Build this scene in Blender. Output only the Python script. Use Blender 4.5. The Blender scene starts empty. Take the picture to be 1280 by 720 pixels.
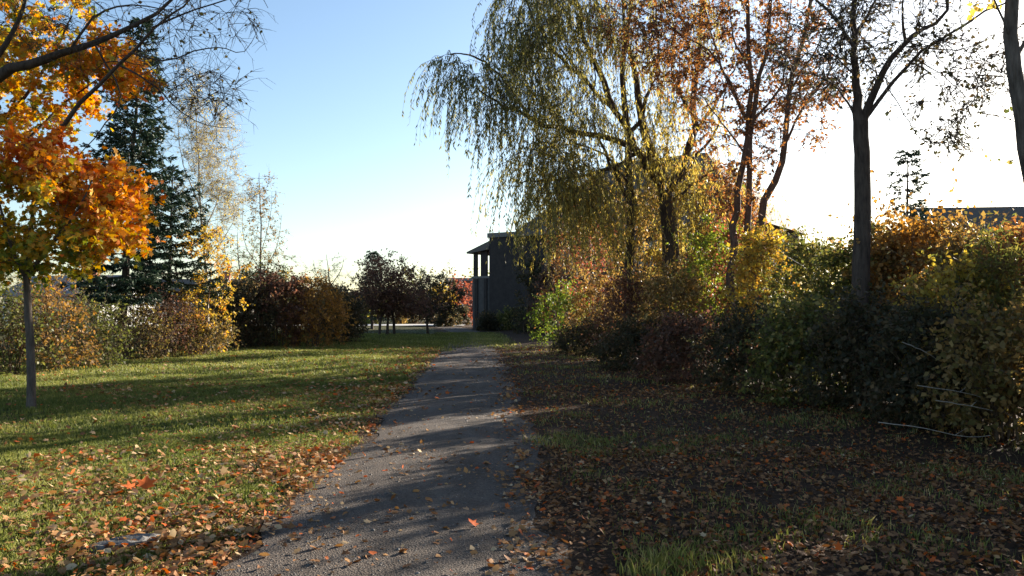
import bpy, math, random
import numpy as np
from mathutils import Vector, Euler

# ------------------------------------------------------------------ camera
SC = bpy.context.scene
COL = SC.collection
CAM_H = 1.6
PITCH = math.radians(1.43)
cam_d = bpy.data.cameras.new('camera')
cam_d.sensor_width = 36.0
cam_d.lens = 28.125
cam_d.clip_start = 0.05
cam_d.clip_end = 5000
cam = bpy.data.objects.new('camera', cam_d)
COL.objects.link(cam)
cam.location = (0, 0, CAM_H)
cam.rotation_euler = (math.radians(90) + PITCH, 0, 0)
SC.camera = cam

# ------------------------------------------------------------------ sky, sun, exposure
SUN_AZ = math.radians(44.5)      # to the right of straight ahead
SUN_EL = math.radians(15.5)
world = bpy.data.worlds.new('World')
SC.world = world
world.use_nodes = True
wn, wl = world.node_tree.nodes, world.node_tree.links
for n in list(wn):
    wn.remove(n)
w_out = wn.new('ShaderNodeOutputWorld')
w_bg = wn.new('ShaderNodeBackground')
w_sky = wn.new('ShaderNodeTexSky')
w_sky.sky_type = 'NISHITA'
w_sky.sun_disc = False
w_sky.sun_elevation = SUN_EL
w_sky.sun_rotation = SUN_AZ
w_sky.altitude = 100
w_sky.air_density = 1.0
w_sky.dust_density = 0.9
w_sky.ozone_density = 2.0
w_bg.inputs['Strength'].default_value = 0.065
wl.new(w_sky.outputs[0], w_bg.inputs[0])
wl.new(w_bg.outputs[0], w_out.inputs[0])

sun_d = bpy.data.lights.new('sun', 'SUN')
sun_d.energy = 5.0
sun_d.angle = math.radians(0.5)
sun_d.color = (1.0, 0.9, 0.75)
sun = bpy.data.objects.new('sun', sun_d)
COL.objects.link(sun)
SUN_DIR = Vector((math.sin(SUN_AZ) * math.cos(SUN_EL), math.cos(SUN_AZ) * math.cos(SUN_EL), math.sin(SUN_EL)))
sun.rotation_euler = SUN_DIR.to_track_quat('Z', 'Y').to_euler()
sun.location = SUN_DIR * 60

SC.view_settings.view_transform = 'Standard'
SC.view_settings.look = 'None'
SC.view_settings.gamma = 1.0
SC.view_settings.exposure = 1.95
SC.render.engine = 'CYCLES'
SC.cycles.max_bounces = 6
SC.cycles.diffuse_bounces = 3
SC.cycles.transmission_bounces = 4
SC.cycles.glossy_bounces = 2
SC.cycles.transparent_max_bounces = 4

# ------------------------------------------------------------------ helpers
random.seed(11)
RNG = np.random.default_rng(11)
_R = Euler(cam.rotation_euler).to_matrix()


def P(u, v, d):
    """pixel of the 1280x720 picture at distance d ahead -> point"""
    r = _R @ Vector(((u - 640) / 1000.0, -(v - 360) / 1000.0, -1.0))
    return Vector((0, 0, CAM_H)) + r * (d / r.y)


def link(o):
    COL.objects.link(o)
    return o


def thing(name, label, cat, loc, group=None):
    o = bpy.data.objects.new(name, None)
    o.empty_display_size = 0.3
    o.location = loc
    o['label'] = label
    o['category'] = cat
    if group:
        o['group'] = group
    return link(o)


def mesh_np(name, V, F, smooth=False, attr=None):
    V = np.asarray(V, dtype=np.float32).reshape(-1, 3)
    F = np.asarray(F, dtype=np.int32)
    M, k = F.shape
    me = bpy.data.meshes.new(name)
    me.vertices.add(len(V))
    me.vertices.foreach_set('co', V.ravel())
    me.loops.add(M * k)
    me.loops.foreach_set('vertex_index', F.ravel())
    me.polygons.add(M)
    me.polygons.foreach_set('loop_start', np.arange(M, dtype=np.int32) * k)
    if smooth:
        me.polygons.foreach_set('use_smooth', np.ones(M, dtype=bool))
    if attr is not None:
        a = me.attributes.new('t', 'FLOAT', 'POINT')
        a.data.foreach_set('value', np.asarray(attr, dtype=np.float32))
    me.update(calc_edges=True)
    return me


def part_np(name, V, F, mat, parent=None, smooth=False, attr=None, kind=None):
    V = np.asarray(V, dtype=np.float64).reshape(-1, 3)
    if parent is not None:
        V = V - np.array(world_loc(parent))
    me = mesh_np(name, V, F, smooth, attr)
    me.materials.append(mat)
    o = bpy.data.objects.new(name, me)
    if parent is not None:
        o.parent = parent
    if kind:
        o['kind'] = kind
    return link(o)


def world_loc(o):
    p = Vector(o.location)
    while o.parent is not None:
        o = o.parent
        p = p + o.location
    return p


class MB:
    """collects polygons of any size for one mesh"""
    def __init__(self):
        self.v, self.f = [], []

    def quad(self, a, b, c, d):
        n = len(self.v)
        self.v += [Vector(a), Vector(b), Vector(c), Vector(d)]
        self.f.append((n, n + 1, n + 2, n + 3))

    def hexa(self, p):
        """8 corners: bottom ring then top ring, counter-clockwise"""
        n = len(self.v)
        self.v += [Vector(q) for q in p]
        for f in ((3, 2, 1, 0), (4, 5, 6, 7), (0, 1, 5, 4), (1, 2, 6, 5), (2, 3, 7, 6), (3, 0, 4, 7)):
            self.f.append(tuple(n + i for i in f))

    def obox(self, o, ex, ey, x0, x1, y0, y1, z0, z1):
        def q(x, y, z):
            return o + ex * x + ey * y + Vector((0, 0, z))
        self.hexa([q(x0, y0, z0), q(x1, y0, z0), q(x1, y1, z0), q(x0, y1, z0),
                   q(x0, y0, z1), q(x1, y0, z1), q(x1, y1, z1), q(x0, y1, z1)])

    def poly(self, pts):
        n = len(self.v)
        self.v += [Vector(p) for p in pts]
        self.f.append(tuple(range(n, n + len(pts))))

    def build(self, name, mat, parent=None, kind=None):
        me = bpy.data.meshes.new(name)
        off = world_loc(parent) if parent is not None else Vector((0, 0, 0))
        me.from_pydata([v - off for v in self.v], [], self.f)
        me.materials.append(mat)
        me.update()
        o = bpy.data.objects.new(name, me)
        if parent is not None:
            o.parent = parent
        if kind:
            o['kind'] = kind
        return link(o)


# ------------------------------------------------------------------ materials
def new_mat(name):
    m = bpy.data.materials.new(name)
    m.use_nodes = True
    nt = m.node_tree
    for n in list(nt.nodes):
        nt.nodes.remove(n)
    out = nt.nodes.new('ShaderNodeOutputMaterial')
    return m, nt, out


def ramp(nt, stops, fac=None):
    r = nt.nodes.new('ShaderNodeValToRGB')
    el = r.color_ramp.elements
    while len(el) < len(stops):
        el.new(0.5)
    for e, (p, c) in zip(el, stops):
        e.position = p
        e.color = (c[0], c[1], c[2], 1)
    if fac is not None:
        nt.links.new(fac, r.inputs[0])
    return r


def noise(nt, scale, detail=4, rough=0.6, vec=None):
    n = nt.nodes.new('ShaderNodeTexNoise')
    n.inputs['Scale'].default_value = scale
    n.inputs['Detail'].default_value = detail
    n.inputs['Roughness'].default_value = rough
    if vec is not None:
        nt.links.new(vec, n.inputs['Vector'])
    return n


def leaf_mat(name, stops, trans=0.45, boost=1.25, rough=0.55, spec=0.25):
    m, nt, out = new_mat(name)
    a = nt.nodes.new('ShaderNodeAttribute')
    a.attribute_name = 't'
    r = ramp(nt, stops, a.outputs['Fac'])
    p = nt.nodes.new('ShaderNodeBsdfPrincipled')
    p.inputs['Roughness'].default_value = rough
    p.inputs['Specular IOR Level'].default_value = spec
    tr = nt.nodes.new('ShaderNodeBsdfTranslucent')
    hs = nt.nodes.new('ShaderNodeHueSaturation')
    hs.inputs['Saturation'].default_value = 1.12
    hs.inputs['Value'].default_value = boost
    nt.links.new(r.outputs[0], p.inputs['Base Color'])
    nt.links.new(r.outputs[0], hs.inputs['Color'])
    nt.links.new(hs.outputs[0], tr.inputs['Color'])
    mx = nt.nodes.new('ShaderNodeMixShader')
    mx.inputs[0].default_value = trans
    nt.links.new(p.outputs[0], mx.inputs[1])
    nt.links.new(tr.outputs[0], mx.inputs[2])
    nt.links.new(mx.outputs[0], out.inputs[0])
    return m


def bark_mat(name, c1, c2, scale=18):
    m, nt, out = new_mat(name)
    tc = nt.nodes.new('ShaderNodeTexCoord')
    mp = nt.nodes.new('ShaderNodeMapping')
    mp.inputs['Scale'].default_value = (1, 1, 0.22)
    nt.links.new(tc.outputs['Object'], mp.inputs[0])
    n = noise(nt, scale, 6, 0.65, mp.outputs[0])
    r = ramp(nt, [(0.3, c1), (0.7, c2)], n.outputs['Fac'])
    p = nt.nodes.new('ShaderNodeBsdfPrincipled')
    p.inputs['Roughness'].default_value = 0.9
    p.inputs['Specular IOR Level'].default_value = 0.15
    nt.links.new(r.outputs[0], p.inputs['Base Color'])
    b = nt.nodes.new('ShaderNodeBump')
    b.inputs['Strength'].default_value = 0.7
    b.inputs['Distance'].default_value = 0.03
    nt.links.new(n.outputs['Fac'], b.inputs['Height'])
    nt.links.new(b.outputs[0], p.inputs['Normal'])
    nt.links.new(p.outputs[0], out.inputs[0])
    return m


def plain_mat(name, c1, c2=None, scale=6, rough=0.8, spec=0.3, bump=0.3):
    m, nt, out = new_mat(name)
    tc = nt.nodes.new('ShaderNodeTexCoord')
    n = noise(nt, scale, 6, 0.65, tc.outputs['Object'])
    r = ramp(nt, [(0.3, c1), (0.7, c2 or c1)], n.outputs['Fac'])
    p = nt.nodes.new('ShaderNodeBsdfPrincipled')
    p.inputs['Roughness'].default_value = rough
    p.inputs['Specular IOR Level'].default_value = spec
    nt.links.new(r.outputs[0], p.inputs['Base Color'])
    if bump:
        b = nt.nodes.new('ShaderNodeBump')
        b.inputs['Strength'].default_value = bump
        b.inputs['Distance'].default_value = 0.02
        nt.links.new(n.outputs['Fac'], b.inputs['Height'])
        nt.links.new(b.outputs[0], p.inputs['Normal'])
    nt.links.new(p.outputs[0], out.inputs[0])
    return m


PAL = {
    'maple': [(0.0, (0.10, 0.15, 0.025)), (0.3, (0.32, 0.30, 0.04)), (0.5, (0.62, 0.34, 0.04)), (0.75, (0.66, 0.24, 0.03)), (1.0, (0.60, 0.13, 0.03))],
    'yellow': [(0.0, (0.22, 0.22, 0.06)), (0.5, (0.45, 0.36, 0.10)), (1.0, (0.55, 0.38, 0.10))],
    'willow': [(0.0, (0.12, 0.13, 0.05)), (0.5, (0.25, 0.22, 0.075)), (0.8, (0.40, 0.31, 0.08)), (1.0, (0.46, 0.28, 0.09))],
    'rust': [(0.0, (0.13, 0.06, 0.03)), (0.5, (0.28, 0.12, 0.05)), (1.0, (0.44, 0.25, 0.09))],
    'brown': [(0.0, (0.10, 0.065, 0.035)), (0.3, (0.15, 0.13, 0.04)), (0.6, (0.27, 0.16, 0.06)), (0.85, (0.42, 0.28, 0.10)), (1.0, (0.55, 0.42, 0.18))],
    'green': [(0.0, (0.06, 0.10, 0.02)), (0.5, (0.16, 0.22, 0.04)), (0.8, (0.34, 0.34, 0.06)), (1.0, (0.5, 0.38, 0.12))],
    'olive': [(0.0, (0.05, 0.065, 0.02)), (0.45, (0.12, 0.13, 0.035)), (0.75, (0.25, 0.20, 0.06)), (1.0, (0.45, 0.32, 0.12))],
    'gold': [(0.0, (0.22, 0.20, 0.05)), (0.4, (0.46, 0.33, 0.07)), (0.75, (0.56, 0.32, 0.08)), (1.0, (0.48, 0.17, 0.06))],
    'red': [(0.0, (0.14, 0.05, 0.035)), (0.5, (0.30, 0.09, 0.06)), (1.0, (0.45, 0.17, 0.10))],
    'wine': [(0.0, (0.05, 0.03, 0.02)), (0.4, (0.11, 0.06, 0.04)), (0.75, (0.20, 0.09, 0.06)), (1.0, (0.36, 0.22, 0.10))],
    'orange': [(0.0, (0.10, 0.08, 0.03)), (0.35, (0.26, 0.15, 0.05)), (0.7, (0.42, 0.21, 0.06)), (1.0, (0.56, 0.36, 0.12))],
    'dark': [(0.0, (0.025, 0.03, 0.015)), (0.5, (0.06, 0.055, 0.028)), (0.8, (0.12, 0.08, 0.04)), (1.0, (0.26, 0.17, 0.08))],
}
LM = {k: leaf_mat('leaf_' + k, v) for k, v in PAL.items()}
LM['willow'] = leaf_mat('leaf_willow_thin', PAL['willow'], 0.58, 1.35)
LM['needle'] = leaf_mat('needle', [(0, (0.018, 0.035, 0.022)), (1, (0.045, 0.075, 0.04))], 0.12, 1.0)
LM['blade'] = leaf_mat('grass_blade', [(0, (0.075, 0.10, 0.026)), (0.5, (0.165, 0.18, 0.045)), (0.8, (0.28, 0.26, 0.08)), (1, (0.42, 0.36, 0.16))], 0.4, 1.15)
FALL = [(0, (0.10, 0.045, 0.02)), (0.35, (0.24, 0.11, 0.045)), (0.6, (0.38, 0.20, 0.08)), (0.8, (0.52, 0.38, 0.22)), (0.92, (0.45, 0.12, 0.03)), (1, (0.52, 0.10, 0.02))]
LM['fallen'] = leaf_mat('fallen_leaf', FALL, 0.22, 1.1, 0.7, 0.15)
BARK = bark_mat('bark_grey', (0.045, 0.035, 0.028), (0.15, 0.12, 0.10))
BARK_D = bark_mat('bark_dark', (0.03, 0.022, 0.018), (0.10, 0.075, 0.06))
BARK_R = bark_mat('bark_reddish', (0.06, 0.035, 0.025), (0.17, 0.10, 0.07))
BARK_P = bark_mat('bark_pale', (0.25, 0.22, 0.19), (0.50, 0.46, 0.40))
STEM = bark_mat('stem_brown', (0.06, 0.04, 0.028), (0.17, 0.12, 0.08), 30)

# ------------------------------------------------------------------ tubes and leaves
class Wood:
    """polylines with radii, turned into one tube mesh"""
    def __init__(self):
        self.lines = []

    def add(self, pts, radii, sides=5):
        self.lines.append((np.array([tuple(p) for p in pts], dtype=np.float64), np.array(radii, dtype=np.float64), sides))

    def arrays(self):
        groups = {}
        for p, r, s in self.lines:
            groups.setdefault((len(p), s), []).append((p, r))
        VV, FF, off = [], [], 0
        for (n, s), L in groups.items():
            Pn = np.stack([a for a, _ in L])            # B,n,3
            Rn = np.stack([b for _, b in L])            # B,n
            B = len(L)
            T = np.empty_like(Pn)
            T[:, 1:-1] = Pn[:, 2:] - Pn[:, :-2]
            T[:, 0] = Pn[:, 1] - Pn[:, 0]
            T[:, -1] = Pn[:, -1] - Pn[:, -2]
            T /= np.linalg.norm(T, axis=2, keepdims=True) + 1e-9
            ref = np.zeros((B, 1, 3))
            mean = np.abs((Pn[:, -1] - Pn[:, 0]))
            ref[np.arange(B), 0, np.argmin(mean, axis=1)] = 1.0
            X = np.cross(T, np.broadcast_to(ref, T.shape))
            X /= np.linalg.norm(X, axis=2, keepdims=True) + 1e-9
            Y = np.cross(T, X)
            ang = np.linspace(0, 2 * np.pi, s, endpoint=False)
            ring = (X[:, :, None] * np.cos(ang)[None, None, :, None] + Y[:, :, None] * np.sin(ang)[None, None, :, None])
            V = Pn[:, :, None] + ring * Rn[:, :, None, None]
            idx = np.arange(B * n * s).reshape(B, n, s) + off
            a = idx[:, :-1, :]
            b = np.roll(a, -1, axis=2)
            c = idx[:, 1:, :]
            d = np.roll(c, -1, axis=2)
            FF.append(np.stack([a, b, d, c], axis=-1).reshape(-1, 4))
            VV.append(V.reshape(-1, 3))
            off += B * n * s
        return np.concatenate(VV), np.concatenate(FF)

    def build(self, name, mat, parent):
        V, F = self.arrays()
        return part_np(name, V, F, mat, parent, smooth=True)


# leaf outlines: (x across, y along, z fold), faces
T_OVAL = (np.array([(0, 0, 0), (0.34, 0.45, 0.06), (0, 1, -0.05), (-0.34, 0.45, 0.06)]), [(0, 1, 2, 3)])
T_NARROW = (np.array([(0, 0, 0), (0.11, 0.4, 0.02), (0, 1, -0.06), (-0.11, 0.4, 0.02)]), [(0, 1, 2, 3)])
T_NEEDLE = (np.array([(0, 0, 0), (0.16, 0.35, 0.0), (0, 1, 0.0), (-0.16, 0.35, 0.0)]), [(0, 1, 2, 3)])
_mp = [(0, 0), (0.20, 0.10), (0.52, 0.12), (0.34, 0.36), (0.62, 0.62), (0.26, 0.62), (0, 1.0),
       (-0.26, 0.62), (-0.62, 0.62), (-0.34, 0.36), (-0.52, 0.12), (-0.20, 0.10)]
_mv = np.array([(x, y, 0.10 * abs(x) - 0.08 * y * y) for x, y in _mp] + [(0, 0.42, 0.02)])
T_MAPLE = (_mv, [(12, i, (i + 1) % 12) for i in range(12)])
_ov = [(0, 0, 0.0), (0.26, 0.22, 0.10), (0.36, 0.5, 0.14), (0.2, 0.82, 0.06), (0, 1, -0.02), (-0.2, 0.82, 0.10), (-0.36, 0.5, 0.06), (-0.26, 0.22, 0.12), (0, 0.5, 0.0)]
T_CURL = (np.array(_ov), [(8, i, (i + 1) % 8) for i in range(8)])


def unit(a):
    return a / (np.linalg.norm(a, axis=-1, keepdims=True) + 1e-9)


def leaf_arrays(pos, along, normal, size, tmpl):
    tv, tf = tmpl
    tf = np.array(tf)
    pos = np.asarray(pos, dtype=np.float64)
    A = unit(np.asarray(along, dtype=np.float64))
    Xx = unit(np.cross(A, normal))
    Nn = np.cross(Xx, A)
    size = np.asarray(size)[:, None, None]
    V = pos[:, None] + size * (Xx[:, None] * tv[None, :, 0:1] + A[:, None] * tv[None, :, 1:2] + Nn[:, None] * tv[None, :, 2:3])
    N, k = len(pos), len(tv)
    F = (np.arange(N)[:, None, None] * k + tf[None]).reshape(-1, tf.shape[1])
    return V.reshape(-1, 3), F


def leaf_part(name, pos, along, normal, size, tmpl, t, mat, parent, kind=None):
    V, F = leaf_arrays(pos, along, normal, size, tmpl)
    return part_np(name, V, F, mat, parent, attr=np.repeat(np.clip(t, 0, 1), len(tmpl[0])), kind=kind)


def rand_dirs(n, down=0.0):
    d = unit(RNG.normal(size=(n, 3)))
    d[:, 2] -= down
    return unit(d)


def rvec():
    while True:
        v = Vector((random.uniform(-1, 1), random.uniform(-1, 1), random.uniform(-1, 1)))
        if 0.05 < v.length < 1:
            return v.normalized()


def smooth_line(pts, n):
    """Catmull-Rom through pts, resampled to n"""
    pts = [Vector(p) for p in pts]
    if len(pts) == 2:
        pts = [pts[0], pts[0].lerp(pts[1], 0.5), pts[1]]
    q = [pts[0] * 2 - pts[1]] + pts + [pts[-1] * 2 - pts[-2]]
    out = []
    m = len(pts) - 1
    for i in range(n):
        s = i / (n - 1) * m
        k = min(int(s), m - 1)
        t = s - k
        a, b, c, d = q[k], q[k + 1], q[k + 2], q[k + 3]
        out.append(0.5 * ((2 * b) + (c - a) * t + (2 * a - 5 * b + 4 * c - d) * t * t + (3 * b - a - 3 * c + d) * t ** 3))
    return out


class Tree:
    def __init__(self):
        self.trunk = Wood()
        self.br = Wood()
        self.nodes, self.rad = [], []
        self.tips = []                       # (point, direction) of cluster ends
        self.lp, self.la, self.ls = [], [], []

    def limb(self, pts, r0, r1, n=10, sides=8, trunk=False, wob=0.012):
        L = smooth_line(pts, n)
        ln = sum((L[i + 1] - L[i]).length for i in range(n - 1))
        for i in range(1, n - 1):
            L[i] = L[i] + rvec() * wob * ln * 0.5
        R = [r0 + (r1 - r0) * (i / (n - 1)) ** 0.8 for i in range(n)]
        if trunk:
            b0 = L[0]
            L.insert(1, L[0].lerp(L[1], min(.5, .35 / max(.1, (L[1] - L[0]).length))))
            R.insert(1, R[0] * 1.05)
            R[0] *= 1.75
            n += 1
        (self.trunk if trunk else self.br).add(L, R, sides)
        for p, r in zip(L[(n // 3 if trunk else 1):], R[(n // 3 if trunk else 1):]):
            self.nodes.append(p)
            self.rad.append(r)
        return L

    def clusters(self, pts, sag=0.0, maxr=0.03, up=0.25):
        """joins each point to the nearest wood by a curved branch"""
        root = self.nodes[0]
        pts = sorted(pts, key=lambda p: min((p - q).length for q in self.nodes[::3]))
        for p in pts:
            best, bi = 1e9, 0
            for i, q in enumerate(self.nodes):
                d = p - q
                s = d.length + max(0, -d.z) * (0.9 if sag == 0 else 0.2)
                if s < best and d.length > 0.12:
                    best, bi = s, i
            q = self.nodes[bi]
            d = p - q
            ln = d.length
            c = q + d * 0.5 + Vector((0, 0, up * ln * 0.5)) + rvec() * ln * 0.12
            r0 = min(self.rad[bi] * 0.75, 0.006 + ln * 0.011, maxr)
            r1 = max(0.0035, r0 * 0.5)
            n = 6
            L = []
            for k in range(n):
                t = k / (n - 1)
                w = q * (1 - t) ** 2 + c * 2 * t * (1 - t) + p * t * t
                if 0 < k < n - 1:
                    w = w + rvec() * ln * 0.03
                L.append(w)
            R = [r0 + (r1 - r0) * k / (n - 1) for k in range(n)]
            self.br.add(L, R, 4)
            for k in range(1, n):
                self.nodes.append(L[k])
                self.rad.append(R[k])
            self.tips.append((p, (L[-1] - L[-2]).normalized(), r1))

    def twigs(self, per, length, spread=1.0, droop=0.0, r=0.0035, n=4, leaves=0, lsize=0.07, keep=None, jitter=0.02, sub=0):
        """short twigs from the tips; leaves spread along them"""
        for p, d, r1 in self.tips:
            k = per if keep is None else int(per * keep(p) + random.random())
            for _ in range(k):
                dv = (d + rvec() * spread).normalized()
                ln = length * random.uniform(0.5, 1.3)
                L = [p]
                cur = dv.copy()
                for i in range(n - 1):
                    cur = (cur + Vector((0, 0, -droop)) + rvec() * 0.22).normalized()
                    L.append(L[-1] + cur * ln / (n - 1))
                self.br.add(L, [min(r, r1 * 2.2) * (1 - 0.7 * i / (n - 1)) for i in range(n)], 3)
                for _s in range(sub):
                    i = random.randrange(0, n - 1)
                    b = L[i].lerp(L[i + 1], random.random())
                    e = b + (cur + rvec() * 0.9).normalized() * ln * random.uniform(0.25, 0.55)
                    m = b.lerp(e, 0.5) + rvec() * ln * 0.03
                    self.br.add([b, m, e], [r * 0.6, r * 0.45, r * 0.25], 3)
                nl = int(leaves + random.random())
                for _l in range(nl):
                    t = random.uniform(0.1, 1.0) * (n - 1)
                    i = min(int(t), n - 2)
                    b = L[i].lerp(L[i + 1], t - i) + rvec() * jitter
                    self.lp.append(b)
                    self.la.append((cur * 0.5 + rvec() + Vector((0, 0, -0.35 - droop))).normalized())
                    self.ls.append(lsize * random.choice((.55, .8, 1.0, 1.0, 1.3)) * random.uniform(.85, 1.15))

    def finish(self, root, bark, tmpl, mat, tfun, crown='crown', bname='branches', flat=0.5):
        if self.trunk.lines:
            self.trunk.build('trunk', bark, root)
        if self.br.lines:
            self.br.build(bname, bark, root)
        if self.lp:
            pos = np.array([tuple(p) for p in self.lp])
            al = np.array([tuple(p) for p in self.la])
            nrm = RNG.normal(size=pos.shape)
            nrm[:, 2] += flat
            t = tfun(pos)
            leaf_part(crown, pos, al, nrm, np.array(self.ls), tmpl, t, mat, root)


def in_ell(c, r, n, shell=0.35):
    out = []
    for _ in range(n):
        d = rvec()
        s = random.uniform(shell, 1.0) ** 0.6
        out.append(Vector((c[0] + d.x * r[0] * s, c[1] + d.y * r[1] * s, c[2] + d.z * r[2] * s)))
    return out


def pix_ell(u, v, d, ru, rv, n, rd=None, shell=0.2):
    c = P(u, v, d)
    rx, rz = ru * d / 1000.0, rv * d / 1000.0
    return in_ell(c, (rx, rd if rd is not None else rx, rz), n, shell)


def wav(x, y, s, ph=0.0):
    return (np.sin(x * s + ph) * np.cos(y * s * 1.13 - ph * 1.7) + 0.6 * np.sin(x * s * 2.3 + y * s * 1.9 + ph * 2.1)
            + 0.4 * np.cos(x * s * 4.1 - y * s * 3.7 + ph)) / 2.0


def tone(lo, hi, s=1.5, ph=0.0, rnd=0.3):
    def f(p):
        w = 0.5 + 0.5 * wav(p[:, 0] + p[:, 2] * 0.7, p[:, 1] + p[:, 2], s, ph)
        return lo + (hi - lo) * (0.45 * w + 0.55 * RNG.random(len(p)) + 0.12 * RNG.normal(size=len(p)))
    return f


# ------------------------------------------------------------------ ground and path
PY = [-5, 4.8, 7.4, 13.9, 24.6, 36, 50, 64, 80]
PX = [-0.9, -0.77, -0.70, -0.92, -1.38, -1.85, -2.7, -4.6, -9.0]


def path_cx(y):
    y = np.asarray(y, dtype=np.float64)
    return sum(np.interp(y + o, PY, PX) for o in (-3, -1.5, 0, 1.5, 3)) / 5.0


def path_hw(y, side):
    y = np.asarray(y, dtype=np.float64)
    return 1.04 + 0.12 * np.sin(y * 1.1 + side * 1.7) + 0.07 * np.sin(y * 4.3 + 2 * side) + 0.03 * np.sin(y * 9.1 + side)


def ground_h(x, y):
    dx = np.abs(np.asarray(x) - path_cx(y))
    k = np.clip((dx - 1.25) / 2.0, 0, 1)
    k = k * k * (3 - 2 * k)
    return k * (0.05 * wav(np.asarray(x), np.asarray(y), 0.35, 1.0) + 0.02 * wav(np.asarray(x), np.asarray(y), 1.3, 2.0) + 0.03)


def gmat():
    m, nt, out = new_mat('lawn_soil')
    geo = nt.nodes.new('ShaderNodeNewGeometry')
    a = nt.nodes.new('ShaderNodeAttribute')
    a.attribute_name = 't'
    n1 = noise(nt, 1.2, 5, 0.6, geo.outputs['Position'])
    n2 = noise(nt, 22, 6, 0.7, geo.outputs['Position'])
    g = ramp(nt, [(0.25, (0.025, 0.033, 0.010)), (0.5, (0.05, 0.058, 0.016)), (0.75, (0.09, 0.075, 0.03))], n2.outputs['Fac'])
    l = ramp(nt, [(0.3, (0.02, 0.013, 0.009)), (0.5, (0.05, 0.03, 0.018)), (0.7, (0.10, 0.055, 0.03))], n2.outputs['Fac'])
    ad = nt.nodes.new('ShaderNodeMath')
    ad.operation = 'MULTIPLY_ADD'
    nt.links.new(n1.outputs['Fac'], ad.inputs[0])
    ad.inputs[1].default_value = 0.7
    nt.links.new(a.outputs['Fac'], ad.inputs[2])
    rr = ramp(nt, [(0.5, (0, 0, 0)), (0.95, (1, 1, 1))], ad.outputs[0])
    mx = nt.nodes.new('ShaderNodeMix')
    mx.data_type = 'RGBA'
    nt.links.new(rr.outputs[0], mx.inputs['Factor'])
    nt.links.new(g.outputs[0], mx.inputs['A'])
    nt.links.new(l.outputs[0], mx.inputs['B'])
    p = nt.nodes.new('ShaderNodeBsdfPrincipled')
    p.inputs['Roughness'].default_value = 0.95
    p.inputs['Specular IOR Level'].default_value = 0.1
    nt.links.new(mx.outputs['Result'], p.inputs['Base Color'])
    b = nt.nodes.new('ShaderNodeBump')
    b.inputs['Strength'].default_value = 1.0
    b.inputs['Distance'].default_value = 0.05
    nt.links.new(n2.outputs['Fac'], b.inputs['Height'])
    nt.links.new(b.outputs[0], p.inputs['Normal'])
    nt.links.new(p.outputs[0], out.inputs[0])
    return m


def pmat():
    m, nt, out = new_mat('path_gravel')
    geo = nt.nodes.new('ShaderNodeNewGeometry')
    n1 = noise(nt, 1.3, 5, 0.6, geo.outputs['Position'])
    n2 = noise(nt, 38, 5, 0.75, geo.outputs['Position'])
    v = nt.nodes.new('ShaderNodeTexVoronoi')
    v.inputs['Scale'].default_value = 75
    nt.links.new(geo.outputs['Position'], v.inputs['Vector'])
    c = ramp(nt, [(0.3, (0.05, 0.041, 0.034)), (0.55, (0.115, 0.093, 0.078)), (0.8, (0.21, 0.175, 0.15))], n2.outputs['Fac'])
    mp = nt.nodes.new('ShaderNodeMapping')
    mp.inputs['Scale'].default_value = (1.0, 0.22, 1.0)
    nt.links.new(geo.outputs['Position'], mp.inputs[0])
    n1 = noise(nt, 2.6, 6, 0.65, mp.outputs[0])
    c2 = ramp(nt, [(0.32, (0.55, 0.47, 0.40)), (0.5, (0.85, 0.80, 0.75)), (0.66, (1.15, 1.12, 1.08))], n1.outputs['Fac'])
    mx = nt.nodes.new('ShaderNodeMix')
    mx.data_type = 'RGBA'
    mx.blend_type = 'MULTIPLY'
    mx.inputs['Factor'].default_value = 1
    nt.links.new(c.outputs[0], mx.inputs['A'])
    nt.links.new(c2.outputs[0], mx.inputs['B'])
    p = nt.nodes.new('ShaderNodeBsdfPrincipled')
    p.inputs['Roughness'].default_value = 0.85
    p.inputs['Specular IOR Level'].default_value = 0.25
    nt.links.new(mx.outputs['Result'], p.inputs['Base Color'])
    ad = nt.nodes.new('ShaderNodeMath')
    ad.operation = 'ADD'
    nt.links.new(n2.outputs['Fac'], ad.inputs[0])
    nt.links.new(v.outputs['Distance'], ad.inputs[1])
    b = nt.nodes.new('ShaderNodeBump')
    b.inputs['Strength'].default_value = 1.0
    b.inputs['Distance'].default_value = 0.018
    nt.links.new(ad.outputs[0], b.inputs['Height'])
    nt.links.new(b.outputs[0], p.inputs['Normal'])
    nt.links.new(p.outputs[0], out.inputs[0])
    return m


def grid(xs, ys, zf):
    X, Y = np.meshgrid(xs, ys)
    Z = zf(X, Y)
    V = np.stack([X, Y, Z], -1).reshape(-1, 3)
    nx, ny = len(xs), len(ys)
    i = np.arange(nx * ny).reshape(ny, nx)
    F = np.stack([i[:-1, :-1], i[:-1, 1:], i[1:, 1:], i[1:, :-1]], -1).reshape(-1, 4)
    return V, F


def litter_amt(x, y):
    """how much fallen leaf covers the ground, 0..1"""
    s = x - path_cx(y)
    left = np.where(s < 0, np.clip(1 - (np.abs(s) - 1.0) / 1.5, 0.0, 1) * 0.85, 0)
    right = np.where(s > 0, np.clip(0.75 + 0.12 * (s - 1), 0, 1), 0)
    far_left = np.where(x < -6.5, 0.25, 0)
    return np.maximum(np.maximum(left, right), far_left)


xs = np.concatenate([[-900, -300, -120, -60, -35], np.arange(-24, 16.1, 0.4), [25, 45, 90, 300, 900]])
ys = np.concatenate([[-60, -20, -8], np.arange(-2, 40, 0.4), np.arange(40, 80, 2.5), [90, 120, 200, 500, 1500]])
V, F = grid(xs, ys, ground_h)
ground = part_np('ground', V, F, gmat(), smooth=True, attr=litter_amt(V[:, 0], V[:, 1]), kind='structure')

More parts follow.
